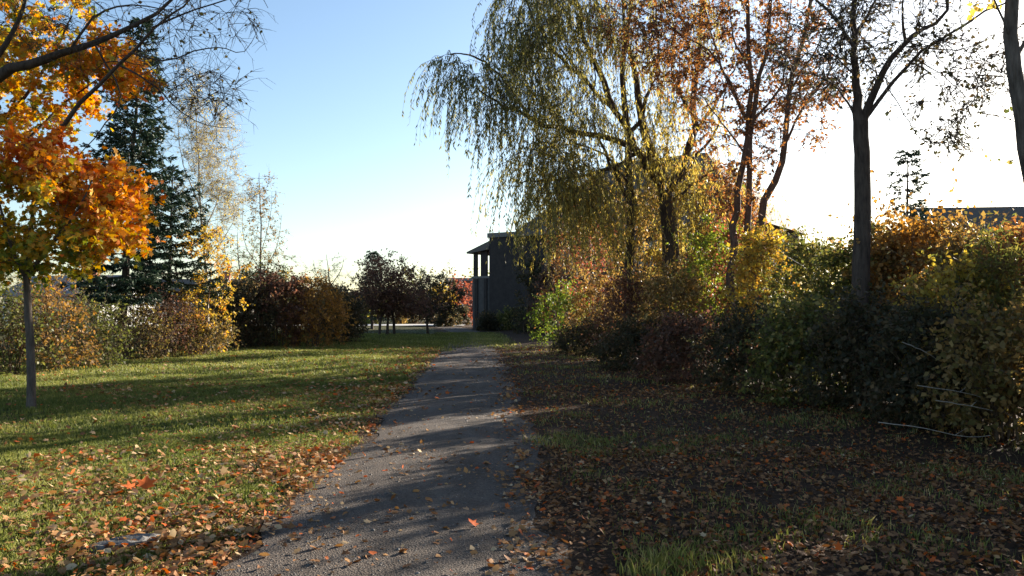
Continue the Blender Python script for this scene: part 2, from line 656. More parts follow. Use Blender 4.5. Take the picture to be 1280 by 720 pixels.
yy = np.concatenate([np.arange(-4, 40, 0.2), np.arange(40, 70, 0.6)])
rows = []
for y in yy:
    c = float(path_cx(y))
    l, r = c - float(path_hw(y, 0)), c + float(path_hw(y, 2))
    rows.append([(l + (r - l) * k / 8, y, 0.006 + 0.02 * math.sin(math.pi * k / 8)) for k in range(9)])
V = np.array(rows).reshape(-1, 3)
i = np.arange(len(V)).reshape(len(yy), 9)
F = np.stack([i[:-1, :-1], i[:-1, 1:], i[1:, 1:], i[1:, :-1]], -1).reshape(-1, 4)
path = part_np('path', V, F, pmat(), smooth=True, kind='structure')

# pale road that crosses beyond the shade
road_m = plain_mat('pale_road', (0.42, 0.40, 0.37), (0.52, 0.50, 0.47), 1.5, 0.8)
V, F = grid(np.linspace(-60, -4.2, 30), np.array([69.0, 71.0, 73.0, 75.0]), lambda X, Y: ground_h(X, Y) * 0 + 0.09)
part_np('road', V, F, road_m, kind='structure')

# low wooded ridge far off
hill_m = plain_mat('far_woods', (0.05, 0.05, 0.035), (0.10, 0.085, 0.06), 0.08, 0.95, 0.1, 0)
hx = np.linspace(-700, 700, 90)
hv = []
for x in hx:
    h = 9 + 4 * math.sin(x * 0.011 + 1) + 2.5 * math.sin(x * 0.05) + 1.2 * math.sin(x * 0.17 + 2)
    hv.append([(x, 420, -1), (x, 440, h * 0.7), (x, 470, h), (x, 540, -1)])
V = np.array(hv).reshape(-1, 3)
i = np.arange(len(V)).reshape(len(hx), 4)
F = np.stack([i[:-1, :-1], i[1:, :-1], i[1:, 1:], i[:-1, 1:]], -1).reshape(-1, 4)
part_np('hills', V, F, hill_m, smooth=True, kind='structure')

# ------------------------------------------------------------------ buildings
WALL = plain_mat('dark_brick_wall', (0.024, 0.020, 0.019), (0.045, 0.037, 0.035), 3, 0.9)
WALL2 = plain_mat('grey_stone_wall', (0.06, 0.054, 0.052), (0.095, 0.086, 0.08), 4, 0.9)
ROOF = plain_mat('brown_shingle', (0.07, 0.058, 0.048), (0.13, 0.11, 0.09), 9, 0.85)
TRIM = plain_mat('dark_trim', (0.10, 0.095, 0.09), (0.15, 0.14, 0.13), 10, 0.7)
GLASS = plain_mat('window_glass', (0.02, 0.023, 0.028), (0.03, 0.033, 0.04), 2, 0.08, 0.6, 0)
BRICK = plain_mat('red_brick', (0.26, 0.09, 0.06), (0.34, 0.14, 0.09), 5, 0.9)
WHITE = plain_mat('white_siding', (0.62, 0.61, 0.58), (0.72, 0.71, 0.68), 3, 0.7)
GROOF = plain_mat('grey_roof', (0.16, 0.16, 0.165), (0.24, 0.24, 0.245), 6, 0.85)
ZUP = Vector((0, 0, 1))


def window(o, ex, ey, x0, x1, z0, z1, parent, frame=TRIM):
    """frame standing 4 cm proud of the wall plane y=0, pane set back in it"""
    m = MB()
    w = 0.09
    m.obox(o, ex, ey, x0, x0 + w, -0.05, 0.0, z0, z1)
    m.obox(o, ex, ey, x1 - w, x1, -0.05, 0.0, z0, z1)
    m.obox(o, ex, ey, x0 + w, x1 - w, -0.05, 0.0, z0, z0 + w)
    m.obox(o, ex, ey, x0 + w, x1 - w, -0.05, 0.0, z1 - w, z1)
    xm = (x0 + x1) / 2
    m.obox(o, ex, ey, xm - 0.03, xm + 0.03, -0.045, 0.0, z0 + w, z1 - w)
    f = m.build('window', frame, parent)
    g = MB()
    g.obox(o, ex, ey, x0 + w, x1 - w, -0.012, 0.0, z0 + w, z1 - w)
    g.build('pane', GLASS, f)
    s = MB()
    s.obox(o, ex, ey, x0 - 0.08, x1 + 0.08, -0.14, 0.0, z0 - 0.1, z0 - 0.002)
    s.build('sill', WALL2, f)
    return f


A = Vector((-1.75, 61.5, 0))
B = Vector((15.0, 50.0, 0))
ex = (B - A).normalized()
ey = Vector((-ex.y, ex.x, 0))           # away from the camera
LEN = (B - A).length
bd = thing('building', 'long dark two storey building with open corner loggia behind the willow', 'building', A)
m = MB()
m.obox(A, ex, ey, 0, LEN, 0, 11, -0.2, 7.0)
m.build('wall', WALL, bd)
m = MB()
m.obox(A, ex, ey, -0.05, LEN + 0.05, -0.06, -0.002, -0.2, 0.7)
m.build('plinth', WALL2, bd)
# roof: low parapet at the left end, pitched roof over the rest
m = MB()
m.obox(A, ex, ey, -0.12, 2.4, -0.12, 11.1, 7.003, 7.35)
m.build('parapet', TRIM, bd)


def bp(x, y, z):
    return A + ex * x + ey * y + ZUP * z


RZ = 12.8
e0, e1 = 2.41, LEN + 0.6
r0_, r1_ = 7.6, LEN - 5.0
eave = [bp(e0, -0.7, 7.02), bp(e1, -0.7, 7.02), bp(e1, 11.7, 7.02), bp(e0, 11.7, 7.02)]
ra, rb = bp(r0_, 5.5, RZ), bp(r1_, 5.5, RZ)
m = MB()
m.poly([eave[0], eave[1], rb, ra])
m.poly([eave[1], eave[2], rb])
m.poly([eave[2], eave[3], ra, rb])
m.poly([eave[3], eave[0], ra])
m.poly(eave[::-1])
roof = m.build('roof', ROOF, bd)

m = MB()
m.obox(A, ex, ey, 2.45, LEN + 0.6, -0.84, -0.71, 6.9, 7.06)
m.build('gutter', TRIM, roof)
for k in range(4):
    x = 6.2 + k * 3.2
    window(A, ex, ey, x, x + 1.3, 1.2, 2.9, bd)
    window(A, ex, ey, x, x + 1.3, 4.4, 6.1, bd)
for px_ in (5.2, 11.6):
    m = MB()
    m.obox(A, ex, ey, px_, px_ + .1, -.13, -.03, .1, 6.95)
    m.build('downpipe', TRIM, bd)
# loggia at the left corner: solid ground floor, open upper floor on pillars, hipped lean-to roof
m = MB()
m.obox(A, ex, ey, -1.75, -0.003, 0.2, 3.4, -0.2, 3.9)
m.build('loggia_base', WALL2, bd)
m = MB()
m.obox(A, ex, ey, -1.82, -0.003, 0.12, 3.48, 3.903, 4.08)
m.build('loggia_floor', TRIM, bd)
for (x0, x1) in ((-1.72, -1.38), (-1.02, -0.42)):
    for (y0, y1) in ((0.25, 0.42), (3.1, 3.27)):
        m = MB()
        sh = -0.10 if y0 > 1 else 0
        m.obox(A, ex, ey, x0 + sh, x1 + sh, y0, y1, 4.083, 6.1)
        m.build('pillar', WALL, bd)
m = MB()
m.hexa([bp(-2.1, -0.15, 5.85), bp(-0.003, -0.15, 6.1), bp(-0.003, 3.7, 6.1), bp(-2.1, 3.7, 5.85),
        bp(-2.1, -0.15, 5.98), bp(-0.003, 0.2, 6.85), bp(-0.003, 3.4, 6.85), bp(-2.1, 3.7, 5.98)])
m.build('loggia_roof', ROOF, bd)
for x in (-1.5, -0.6):
    m = MB()
    m.obox(A, ex, ey, x, x + 0.28, 0.1, 0.199, -0.2, 3.89)
    m.build('pilaster', WALL, bd)


def house(name, label, o, ex, w, dp, h, rh, wall, roofm, nwin, flat=False):
    ey = Vector((-ex.y, ex.x, 0))
    r = thing(name, label, 'house', o)
    m = MB()
    m.obox(o, ex, ey, 0, w, 0, dp, -0.2, h)
    m.build('wall', wall, r)

    def q(x, y, z):
        return o + ex * x + ey * y + ZUP * z
    m = MB()
    if flat:
        m.obox(o, ex, ey, -0.25, w + 0.25, -0.25, dp + 0.25, h + 0.003, h + 0.4)
    else:
        m.hexa([q(-0.4, -0.4, h - 0.1), q(w + 0.4, -0.4, h - 0.1), q(w + 0.4, dp / 2, h + rh), q(-0.4, dp / 2, h + rh),
                q(-0.4, -0.4, h + 0.06), q(w + 0.4, -0.4, h + 0.06), q(w + 0.4, dp / 2, h + rh + 0.18), q(-0.4, dp / 2, h + rh + 0.18)])
        m.hexa([q(-0.4, dp / 2 + .002, h + rh), q(w + 0.4, dp / 2 + .002, h + rh), q(w + 0.4, dp + 0.4, h - 0.1), q(-0.4, dp + 0.4, h - 0.1),
                q(-0.4, dp / 2 + .002, h + rh + 0.18), q(w + 0.4, dp / 2 + .002, h + rh + 0.18), q(w + 0.4, dp + 0.4, h + 0.06), q(-0.4, dp + 0.4, h + 0.06)])
    rf = m.build('roof', roofm, r)
    if not flat:
        for gx in (0, w):
            m = MB()
            m.poly([q(gx, 0, h), q(gx, dp, h), q(gx, dp / 2, h + rh)])
            m.build('gable', wall, r)
        m = MB()
        m.obox(o, ex, ey, w * 0.7, w * 0.7 + 0.7, dp * 0.3, dp * 0.3 + 0.7, h + 0.3, h + rh + 0.9)
        m.build('chimney', BRICK, rf)
    for k in range(nwin):
        x = w * (k + 0.5) / nwin - 0.6
        window(o, ex, ey, x, x + 1.2, h - 1.9, h - 0.6, r, WHITE)
        if h > 4.5:
            window(o, ex, ey, x, x + 1.2, 1.0, 2.3, r, WHITE)
    return r


house('brick_house', 'red brick flat roofed house far beyond the loggia', Vector((-9.0, 112, 0)), Vector((1, 0.08, 0)).normalized(), 9, 8, 5.4, 0, BRICK, GROOF, 3, True)
house('dark_roofed_house', 'dark roofed house whose ridge shows over the coppery shrub', Vector((24.2, 44, 0)), Vector((1, -0.12, 0)).normalized(), 13, 9, 4.2, 3.3, WALL, ROOF, 4)
house('white_house', 'white sided house with grey pitched roof behind the young maple', Vector((-42.0, 66, 0)), Vector((1, -0.25, 0)).normalized(), 9, 7, 2.6, 1.6, WHITE, GROOF, 3)
house('pale_house', 'pale stone house with dark roof behind the spruces', Vector((-36.0, 78, 0)), Vector((1, 0.15, 0)).normalized(), 10, 7, 2.7, 1.7, WALL2, ROOF, 3)

# ------------------------------------------------------------------ trees
def base_of(u, d):
    p = P(u, 385, d)
    return Vector((p.x, p.y, float(ground_h(p.x, p.y)) - 0.05))


def on_ground(u, d, dz=-0.08):
    b = base_of(u, d)
    return Vector((b.x, b.y, b.z + dz))


# --- young orange maple on the lawn
D = 12.3
rt = thing('maple_tree', 'young maple with orange and green leaves and slim bare trunk on the lawn', 'tree', base_of(40, D))
t = Tree()
t.limb([on_ground(41, D), P(39, 450, D), P(35, 390, D), P(33, 345, D)], 0.068, 0.05, 9, 9, True, 0.006)
top = P(33, 345, D)
for pts, r in (([(33, 345), (38, 290), (45, 230), (48, 175)], .045),
               ([(34, 348), (60, 310), (92, 270), (115, 225)], .036),
               ([(33, 350), (15, 310), (0, 260), (-15, 205)], .036),
               ([(36, 340), (70, 300), (130, 275), (165, 250)], .026)):
    dd = random.uniform(-0.9, 0.9)
    t.limb([P(u, v, D + dd * k / 3) for k, (u, v) in enumerate(pts)], r, r * .3, 9, 6)
cl = []
for uu, vv, ru, nn in ((128, 245, 44, 11), (90, 208, 58, 14), (50, 182, 55, 13), (118, 290, 48, 11), (50, 292, 85, 15), (15, 228, 85, 15), (80, 252, 62, 12), (-40, 200, 60, 12), (140, 270, 30, 7), (20, 330, 50, 7)):
    cl += pix_ell(uu, vv, D + random.uniform(-.8, .8), ru, 13, nn, .8, .2)
cl += pix_ell(50, 260, D, 110, 80, 26, 1.5, 0.45) + pix_ell(105, 232, D, 66, 50, 12, 1.0, 0.4) + pix_ell(-25, 255, D, 95, 75, 30, 1.2, .3)
cl += pix_ell(135, 258, D, 38, 34, 12, .6) + pix_ell(10, 315, D, 60, 22, 14, .9) + pix_ell(110, 300, D, 55, 22, 12, .8)
t.clusters(cl)
t.twigs(8, 0.36, 1.0, 0.06, leaves=7.5, lsize=0.085, jitter=0.06)


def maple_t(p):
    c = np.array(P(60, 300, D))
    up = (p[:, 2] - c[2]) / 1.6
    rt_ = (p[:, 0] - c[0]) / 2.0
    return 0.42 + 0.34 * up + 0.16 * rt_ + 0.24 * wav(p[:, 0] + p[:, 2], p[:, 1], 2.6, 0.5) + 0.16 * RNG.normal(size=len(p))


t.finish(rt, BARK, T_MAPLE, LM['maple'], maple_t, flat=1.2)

# --- taller maple behind it
D = 16.0
rt = thing('maple_tree', 'taller maple with yellow green and orange crown behind the young maple', 'tree', base_of(-30, D))
t = Tree()
t.limb([on_ground(-30, D), P(-28, 350, D), P(-20, 240, D), P(-10, 150, D), P(-5, 60, D)], 0.13, 0.05, 12, 8, True)
for pts, r in (([(-20, 240), (30, 180), (80, 130), (120, 100)], .05), ([(-12, 170), (40, 110), (70, 60), (90, 20)], .05),
               ([(-14, 190), (-60, 120), (-100, 60)], .05), ([(-6, 80), (20, 30), (40, -40)], .04)):
    t.limb([P(u, v, D + random.uniform(-.6, .6)) for u, v in pts], r, .012, 9, 6)
cl = pix_ell(40, 85, D, 120, 60, 70, 1.7, .2) + pix_ell(135, 95, D, 45, 35, 26, .9) + pix_ell(40, -30, D, 100, 70, 40, 1.6) + pix_ell(-80, 90, D, 90, 100, 40, 1.6)
cl += pix_ell(20, 150, D, 60, 28, 14, .9)
t.clusters(cl)
t.twigs(8, 0.44, 1.0, 0.06, leaves=9, lsize=0.095, jitter=0.07)


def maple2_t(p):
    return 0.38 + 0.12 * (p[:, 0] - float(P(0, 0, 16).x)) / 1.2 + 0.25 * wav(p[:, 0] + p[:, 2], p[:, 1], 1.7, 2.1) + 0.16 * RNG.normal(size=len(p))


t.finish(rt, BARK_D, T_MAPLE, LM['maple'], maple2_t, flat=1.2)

# --- nearly bare tree whose limbs reach over the maple
D = 14.2
rt = thing('bare_tree', 'dark nearly bare tree reaching long twiggy limbs across the maple', 'tree', base_of(-120, D))
t = Tree()
t.limb([on_ground(-120, D), P(-118, 380, D), P(-105, 270, D), P(-85, 205, D)], 0.26, 0.2, 9, 10, True)
def pl(l, d0, d1):
    return [P(u, v, d0 + (d1 - d0) * k / (len(l) - 1)) for k, (u, v) in enumerate(l)]
t.limb(pl([(-85, 205), (-40, 125), (0, 92), (45, 76), (85, 66), (135, 50), (190, 18), (240, -30)], D, 14.0), 0.15, 0.018, 16, 8)
t.limb(pl([(-85, 205), (-20, 225), (30, 205), (70, 165), (112, 116), (165, 66), (208, 24), (245, -10)], D, 13.0), 0.075, 0.012, 16, 7)
t.limb(pl([(-40, 125), (5, 60), (28, 10), (38, -60)], D, 13.6), 0.07, 0.02, 10, 6)
t.limb(pl([(165, 66), (205, 76), (250, 62), (278, 60), (305, 66), (322, 38)], 13.1, 12.6), 0.018, 0.004, 12, 5)
t.limb(pl([(150, 82), (195, 108), (220, 135), (255, 155), (290, 160)], 13.1, 13.5), 0.02, 0.004, 10, 5)
t.limb(pl([(85, 66), (120, 20), (155, 8), (200, 10), (240, 28)], 14.0, 14.2), 0.028, 0.006, 10, 5)
t.limb(pl([(190, 35), (230, 18), (275, 2), (320, -8), (335, 10)], 13.0, 12.7), 0.02, 0.004, 10, 5)
t.limb(pl([(120, 58), (150, 120), (120, 170), (85, 210)], 14.0, 13.5), 0.02, 0.006, 10, 5)
cl = pix_ell(250, 20, 13, 75, 35, 30, .9) + pix_ell(255, 120, 13.3, 50, 40, 26, .8) + pix_ell(120, 40, 13.8, 90, 45, 34, .9) + pix_ell(20, 20, 13.8, 70, 50, 16, .9) + pix_ell(225, 90, 13.2, 60, 40, 16, .8)
t.clusters(cl, maxr=.012)
t.twigs(4, 0.55, 1.1, 0.10, r=.006, n=5, leaves=0.7, lsize=0.07, sub=3)
t.finish(rt, BARK_D, T_OVAL, LM['brown'], tone(0, .6))

# --- spruces
def spruce(label, u0, d, vtop, utop, rbase, seed, dens=1.0, zlow=1.8, sparse=0.0):
    random.seed(seed)
    b = base_of(u0, d)
    rt = thing('spruce_tree', label, 'tree', b)
    t = Tree()
    top = P(utop, vtop, d)
    H = top.z
    L = t.limb([on_ground(u0, d), b.lerp(top, .5), top], 0.05 + H * .011, 0.012, 14, 8, True, 0.004)
    lp, la, ls = [], [], []
    z = zlow
    while z < H - 0.15:
        f = (z - zlow) / (H - zlow)
        R = rbase * (1 - f) ** 0.85 + 0.12
        ax = b.lerp(top, (z - b.z) / (H - b.z))
        nb = random.randint(5, 7)
        a0 = random.random() * 6.28
        for k in range(nb):
            if random.random() < sparse:
                continue
            a = a0 + k * 6.283 / nb + random.uniform(-.3, .3)
            r = R * random.uniform(0.65, 1.15)
            rad = Vector((math.cos(a), math.sin(a), 0))
            pts = []
            slope = 0.45 - 0.75 * (1 - f)
            for i in range(7):
                s = i / 6
                pts.append(ax + rad * r * s + Vector((0, 0, r * (slope * s + 0.32 * s * s))) + rvec() * 0.02)
            t.br.add(pts, [0.008 + 0.010 * r * (1 - i / 6.5) for i in range(7)], 4)
            side = Vector((-rad.y, rad.x, 0))
            ns = max(3, int(r * 9 * dens))
            for i in range(ns):
                s = 0.15 + 0.85 * (i + random.random()) / ns
                j = min(int(s * 6), 5)
                q = pts[j].lerp(pts[j + 1], s * 6 - j)
                sl = (0.16 + 0.34 * r * (1 - s) + 0.08) * random.uniform(.6, 1.2)
                sg = random.choice((-1, 1))
                e = q + (side * sg * 0.8 + rad * 0.55 + Vector((0, 0, random.uniform(-.45, 0.05)))).normalized() * sl
                t.br.add([q, q.lerp(e, .5) + Vector((0, 0, -.01)), e], [.005, .004, .002], 3)
                nn = int(12 + sl * 44)
                for w in range(nn):
                    x = q.lerp(e, random.random()) + rvec() * 0.012
                    lp.append(x)
                    la.append(((e - q).normalized() * 0.9 + rvec() * 0.75).normalized())
                    ls.append(random.uniform(.09, .17))
        z += random.uniform(0.22, 0.36) * (0.75 + 0.5 * (1 - f))
    t.lp, t.la, t.ls = lp, la, ls
    t.finish(rt, BARK_D, T_NEEDLE, LM['needle'], lambda p: RNG.random(len(p)), crown='needles')


spruce('tall dark spruce with pointed top rising behind the maples', 150, 25.0, 18, 178, 1.75, 3, 1.0, 2.0, .12)
spruce('shorter spruce with sparse drooping boughs beside the tall spruce', 210, 27.0, 205, 216, 2.1, 5, 0.9, 2.2, .15)
spruce('slim bluish spruce standing behind the red crabapple', 465, 58.0, 311, 466, 1.6, 6, .9, 1.0)
spruce('thin ragged spruce showing above the right hand thicket', 1132, 27.0, 182, 1135, 1.2, 8, .7, 2.5, .45)


def generic(name, label, u, d, trunk_px, limbs_px, ells, per, tl, leaves, lsize, tmpl, pal, tf, bark=BARK, r0=.08, droop=.05, sub=0, spread=1.0, maxr=.03, rd=None, group=None, tw_r=.0035, up=.25, extra=()):
    rt = thing(name, label, 'tree', base_of(u, d), group)
    t = Tree()
    n = len(trunk_px)
    t.limb([on_ground(u, d)] + [P(a, b, d) for a, b in trunk_px], r0, r0 * .14, 12, 8, True, .006)
    for l, d1, r in limbs_px:
        t.limb(pl(l, d, d1), r, max(.006, r * .22), 12, 6)
    for l, da, d1, ra, rb in extra:
        t.limb(pl(l, da, d1), ra, rb, 12, 7, True, .006)
    cl = []
    for e in ells:
        cl += pix_ell(*e)
    t.clusters(cl, maxr=maxr, up=up)
    t.twigs(per, tl, spread, droop, r=tw_r, leaves=leaves, lsize=lsize, jitter=.04, sub=sub)
    t.finish(rt, bark, tmpl, LM[pal], tf)
    return rt


random.seed(21)
# --- pale twiggy birch and its golden lower leaves
generic('birch_tree', 'fine twigged pale birch with thin gold leaves beside the spruces', 262, 29,
        [(258, 350), (250, 250), (246, 160), (240, 110)],
        [([(252, 300), (275, 240), (290, 190)], 29.5, .03), ([(250, 260), (228, 200), (222, 150)], 28.5, .03), ([(254, 330), (285, 290), (300, 250)], 29, .025)],
        [(258, 180, 29, 42, 60, 75, 1.2, .1), (265, 250, 29, 45, 50, 80, 1.3, .1), (245, 120, 29, 28, 35, 18, .8, .1)],
        10, .6, 3.0, .06, T_OVAL, 'yellow', tone(.1, .9), BARK_P, .07, .12, 4, tw_r=.006)
generic('golden_tree', 'low golden orange leaved tree growing in the left thicket', 255, 27,
        [(258, 400), (262, 360), (265, 330)],
        [([(258, 400), (235, 370), (225, 340)], 27, .02), ([(258, 390), (285, 350), (290, 320)], 27.3, .02)],
        [(255, 385, 27, 48, 55, 60, 1.4, .1), (275, 320, 27, 35, 40, 26, 1.0, .1), (240, 300, 27, 30, 35, 16, .8, .1)],
        7, .4, 6, .085, T_OVAL, 'gold', tone(0, 1), STEM, .05)
# --- slim poplars
generic('poplar_sapling', 'slim upright poplar with few leaves above the dark left shrubs', 326, 35,
        [(326, 350), (326, 290), (325, 240), (324, 216)],
        [([(326, 340), (305, 300), (304, 250)], 35.2, .02), ([(326, 350), (345, 310), (352, 270)], 34.8, .02), ([(326, 320), (338, 270), (340, 240)], 35, .015)],
        [(326, 258, 35, 22, 48, 60, .9, .05), (325, 315, 35, 46, 40, 60, 1.4, .1)],
        5, .5, 3.2, .08, T_OVAL, 'brown', tone(.2, .8), BARK, .06, .0, 1, .7, up=.6, tw_r=.0045)
generic('bare_sapling', 'grey leafless tree standing behind the orange topped shrub', 413, 42,
        [(413, 370), (411, 345), (408, 318)],
        [([(412, 365), (396, 345), (392, 325)], 42, .03), ([(412, 360), (426, 338), (430, 322)], 42, .03)],
        [(411, 342, 42, 32, 26, 40, 1.2, .1)], 5, .6, .8, .07, T_OVAL, 'brown', tone(0, .8), BARK, .07, .0, 2, .8, up=.5, tw_r=.006)
generic('bare_sapling', 'dark twiggy sapling at the edge of the golden tree', 300, 33,
        [(300, 360), (298, 320), (297, 290)], [([(300, 360), (285, 330), (280, 300)], 33, .02), ([(300, 350), (316, 320), (318, 300)], 33, .02)],
        [(298, 330, 33, 35, 40, 40, 1.2, .1)], 5, .5, 2.0, .07, T_OVAL, 'olive', tone(0, .8), BARK_D, .05, .0, 2, .8, up=.5, tw_r=.005)
# --- crabapples in the building's shade
generic('crabapple_tree', 'round crabapple with red leaves and three dark stems in the shade', 484, 46,
        [(485, 400), (487, 385), (488, 362)],
        [([(485, 390), (465, 372), (455, 350)], 45.5, .06), ([(486, 388), (505, 370), (515, 352)], 46.5, .06), ([(487, 375), (485, 350), (482, 335)], 46, .05)],
        [(486, 350, 46, 46, 33, 170, 1.8, .1), (470, 378, 46, 38, 19, 90, 1.6, .1), (505, 378, 46, 52, 19, 120, 1.7, .1)],
        7, .5, 6, .11, T_OVAL, 'wine', tone(.1, 1.05), BARK_D, .1,
        extra=[([(474, 421), (476, 400), (482, 385)], 45.6, 46, .09, .07), ([(493, 421), (492, 400), (489, 385)], 46.4, 46, .09, .07)])
generic('crabapple_tree', 'wide low crabapple with dark purple crown beside the red crabapple', 535, 50,
        [(533, 395), (530, 378)],
        [([(531, 385), (550, 372), (565, 360)], 50, .06), ([(531, 385), (515, 370), (505, 360)], 50, .06)],
        [(538, 364, 50, 46, 26, 110, 1.9, .1), (540, 384, 50, 46, 12, 60, 1.8, .1)],
        8, .5, 7, .11, T_OVAL, 'dark', tone(.0, 1.0), BARK_D, .1)
generic('crabapple_tree', 'small shaded crabapple with slim stem left of the three stemmed one', 447, 47,
        [(447, 398), (447, 378)],
        [([(447, 390), (458, 376), (462, 362)], 47, .04), ([(447, 390), (437, 376), (432, 365)], 47, .04)],
        [(448, 372, 47, 24, 18, 40, 1.2, .1)], 7, .45, 6, .10, T_OVAL, 'wine', tone(.0, .7), BARK_D, .06)
# --- trees beyond the road
FAR = [(508, 88, 338, 22, 'olive', 'olive broadleaf tree across the pale road behind the crabapples'),
       (552, 92, 338, 26, 'dark', 'dark round broadleaf tree across the road near the brick house'),
       (598, 125, 340, 22, 'olive', 'dull green tree seen between the brick house and the loggia'),
       (572, 96, 352, 14, 'red', 'small bright red tree in front of the far brick house'),
       (548, 80, 362, 20, 'gold', 'yellowish small tree on the far roadside'),
       (470, 84, 360, 18, 'green', 'small green tree across the road seen under the red crabapple'),
       (385, 80, 348, 26, 'brown', 'brownish broadleaf tree far behind the orange topped shrub'),
       (355, 75, 335, 24, 'olive', 'tall olive tree far behind the slim poplar'),
       (60, 55, 320, 45, 'brown', 'brown leaved tree beside the white house'),
       (120, 50, 330, 36, 'olive', 'olive tree in front of the pale stone house'),
       (-20, 45, 300, 60, 'olive', 'broad olive tree beyond the left thicket')]
for k, (u, d, vt, ru, pal, lab) in enumerate(FAR):
    random.seed(50 + k)
    vb = 385 + 1600 / d
    vc = (vt + 385) / 2
    generic('broadleaf_tree', lab, u, d, [(u, 385), (u + 1, vc + 5), (u, vt + (385 - vt) * .3)],
            [([(u, 385), (u - ru * .5, vc), (u - ru * .6, vt + 10)], d, .06), ([(u, 380), (u + ru * .5, vc), (u + ru * .6, vt + 12)], d, .06)],
            [(u, vc, d, ru, (393 - vt) / 2, 55, ru * d / 1000, .1)], 5, .012 * d, 5, .0026 * d, T_OVAL, pal, tone(0, 1), BARK_D, .14, rd=None, tw_r=.008)

# --- willow
random.seed(77)
D = 25.0
rt = thing('willow_tree', 'large willow with long drooping leafy strands hanging past the building', 'tree', base_of(836, D))
t = Tree()
t.limb([on_ground(838, D), P(838, 330, D), P(834, 265, D), P(830, 235, D)], .30, .22, 10, 10, True)
t.limb([on_ground(787, D + .6), P(787, 320, D + .5), P(790, 250, D + .4), P(783, 170, D), P(778, 80, D), P(792, -40, D)], .20, .06, 14, 9, True)
for l, d1, r in (([(830, 235), (800, 195), (770, 140), (735, 105), (700, 60)], 24, .13),
                 ([(830, 238), (855, 215), (868, 150), (872, 60), (885, -60)], 25.5, .16),
                 ([(815, 210), (780, 178), (720, 165), (665, 150), (625, 128), (598, 112)], 22.5, .10),
                 ([(832, 240), (800, 130), (786, 60), (772, -60)], 25.5, .14),
                 ([(800, 190), (750, 215), (700, 222), (650, 228)], 23.5, .06),
                 ([(770, 140), (735, 60), (720, 0), (700, -60)], 24.0, .09),
                 ([(735, 105), (690, 60), (660, 10), (640, -50)], 23.0, .06),
                 ([(665, 150), (620, 90), (590, 70), (560, 68)], 22.2, .045),
                 ([(860, 180), (900, 120), (930, 60)], 26, .06),
                 ([(832, 260), (880, 220), (915, 205)], 25, .05),
                 ([(788, 255), (760, 200), (742, 140), (745, 60)], 24.6, .06), ([(784, 180), (810, 120), (822, 50), (815, -30)], 25.2, .07),
                 ([(788, 230), (750, 190), (700, 180), (668, 195)], 24.2, .035), ([(868, 150), (840, 90), (845, 20)], 25.4, .06), ([(850, 220), (895, 160), (910, 90)], 25.6, .05)):
    t.limb(pl(l, D, d1), r * 1.3, max(.014, r * .2), 14, 7, False, .025)
zones = [(690, 205, 24, 60, 35, 46, 1.4), (700, 10, 23.5, 85, 75, 95, 1.8), (655, 60, 23, 60, 70, 55, 1.2), (700, 130, 23.5, 70, 60, 45, 1.4), (830, 150, 25, 70, 70, 40, 1.5), (590, 100, 22.4, 42, 28, 26, .8), (560, 75, 22.3, 18, 14, 8, .5), (625, 140, 22.6, 45, 40, 20, .8),
         (760, 120, 24, 110, 100, 60, 2.2), (850, 40, 25.5, 90, 90, 40, 2.0), (740, 235, 24, 95, 45, 44, 2.0), (720, 40, 23.5, 100, 60, 40, 1.8),
         (850, 230, 25, 80, 50, 34, 1.8), (690, 230, 24, 40, 35, 22, 1.0), (760, -50, 24.5, 120, 60, 40, 2.5)]
cl = []
for z in zones:
    cl += pix_ell(*z, shell=.1) if False else pix_ell(z[0], z[1], z[2], z[3], z[4], z[5], z[6], .1)
t.clusters(cl, sag=1.0, up=.35)
for p, d, r1 in t.tips:
    for _ in range(random.randint(4, 7)):
        ln = random.uniform(.6, 2.3) if p.z > 6.5 else random.uniform(.8, 3.3)
        dv = (Vector((d.x, d.y, .25)) + rvec() * .7).normalized()
        n = 8
        L = [p]
        cur = dv
        for i in range(n - 1):
            cur = (cur + Vector((0, 0, -.55)) + rvec() * .10).normalized()
            L.append(L[-1] + cur * ln / (n - 1))
        t.br.add(L, [.007 * (1 - .7 * i / (n - 1)) for i in range(n)], 3)
        for _l in range(int(ln * random.choice((5, 12, 20)))):
            s = random.uniform(.12, 1) * (n - 1)
            i = min(int(s), n - 2)
            b = L[i].lerp(L[i + 1], s - i)
            t.lp.append(b)
            t.la.append((Vector((0, 0, -1)) + rvec() * .6).normalized())
            t.ls.append(random.uniform(.10, .17))


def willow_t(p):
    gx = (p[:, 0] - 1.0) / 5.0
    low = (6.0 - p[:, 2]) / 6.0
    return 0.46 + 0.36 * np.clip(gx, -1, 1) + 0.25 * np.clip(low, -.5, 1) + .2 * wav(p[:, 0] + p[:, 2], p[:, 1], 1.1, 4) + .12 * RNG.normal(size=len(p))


t.finish(rt, BARK_D, T_NARROW, LM['willow'], willow_t)

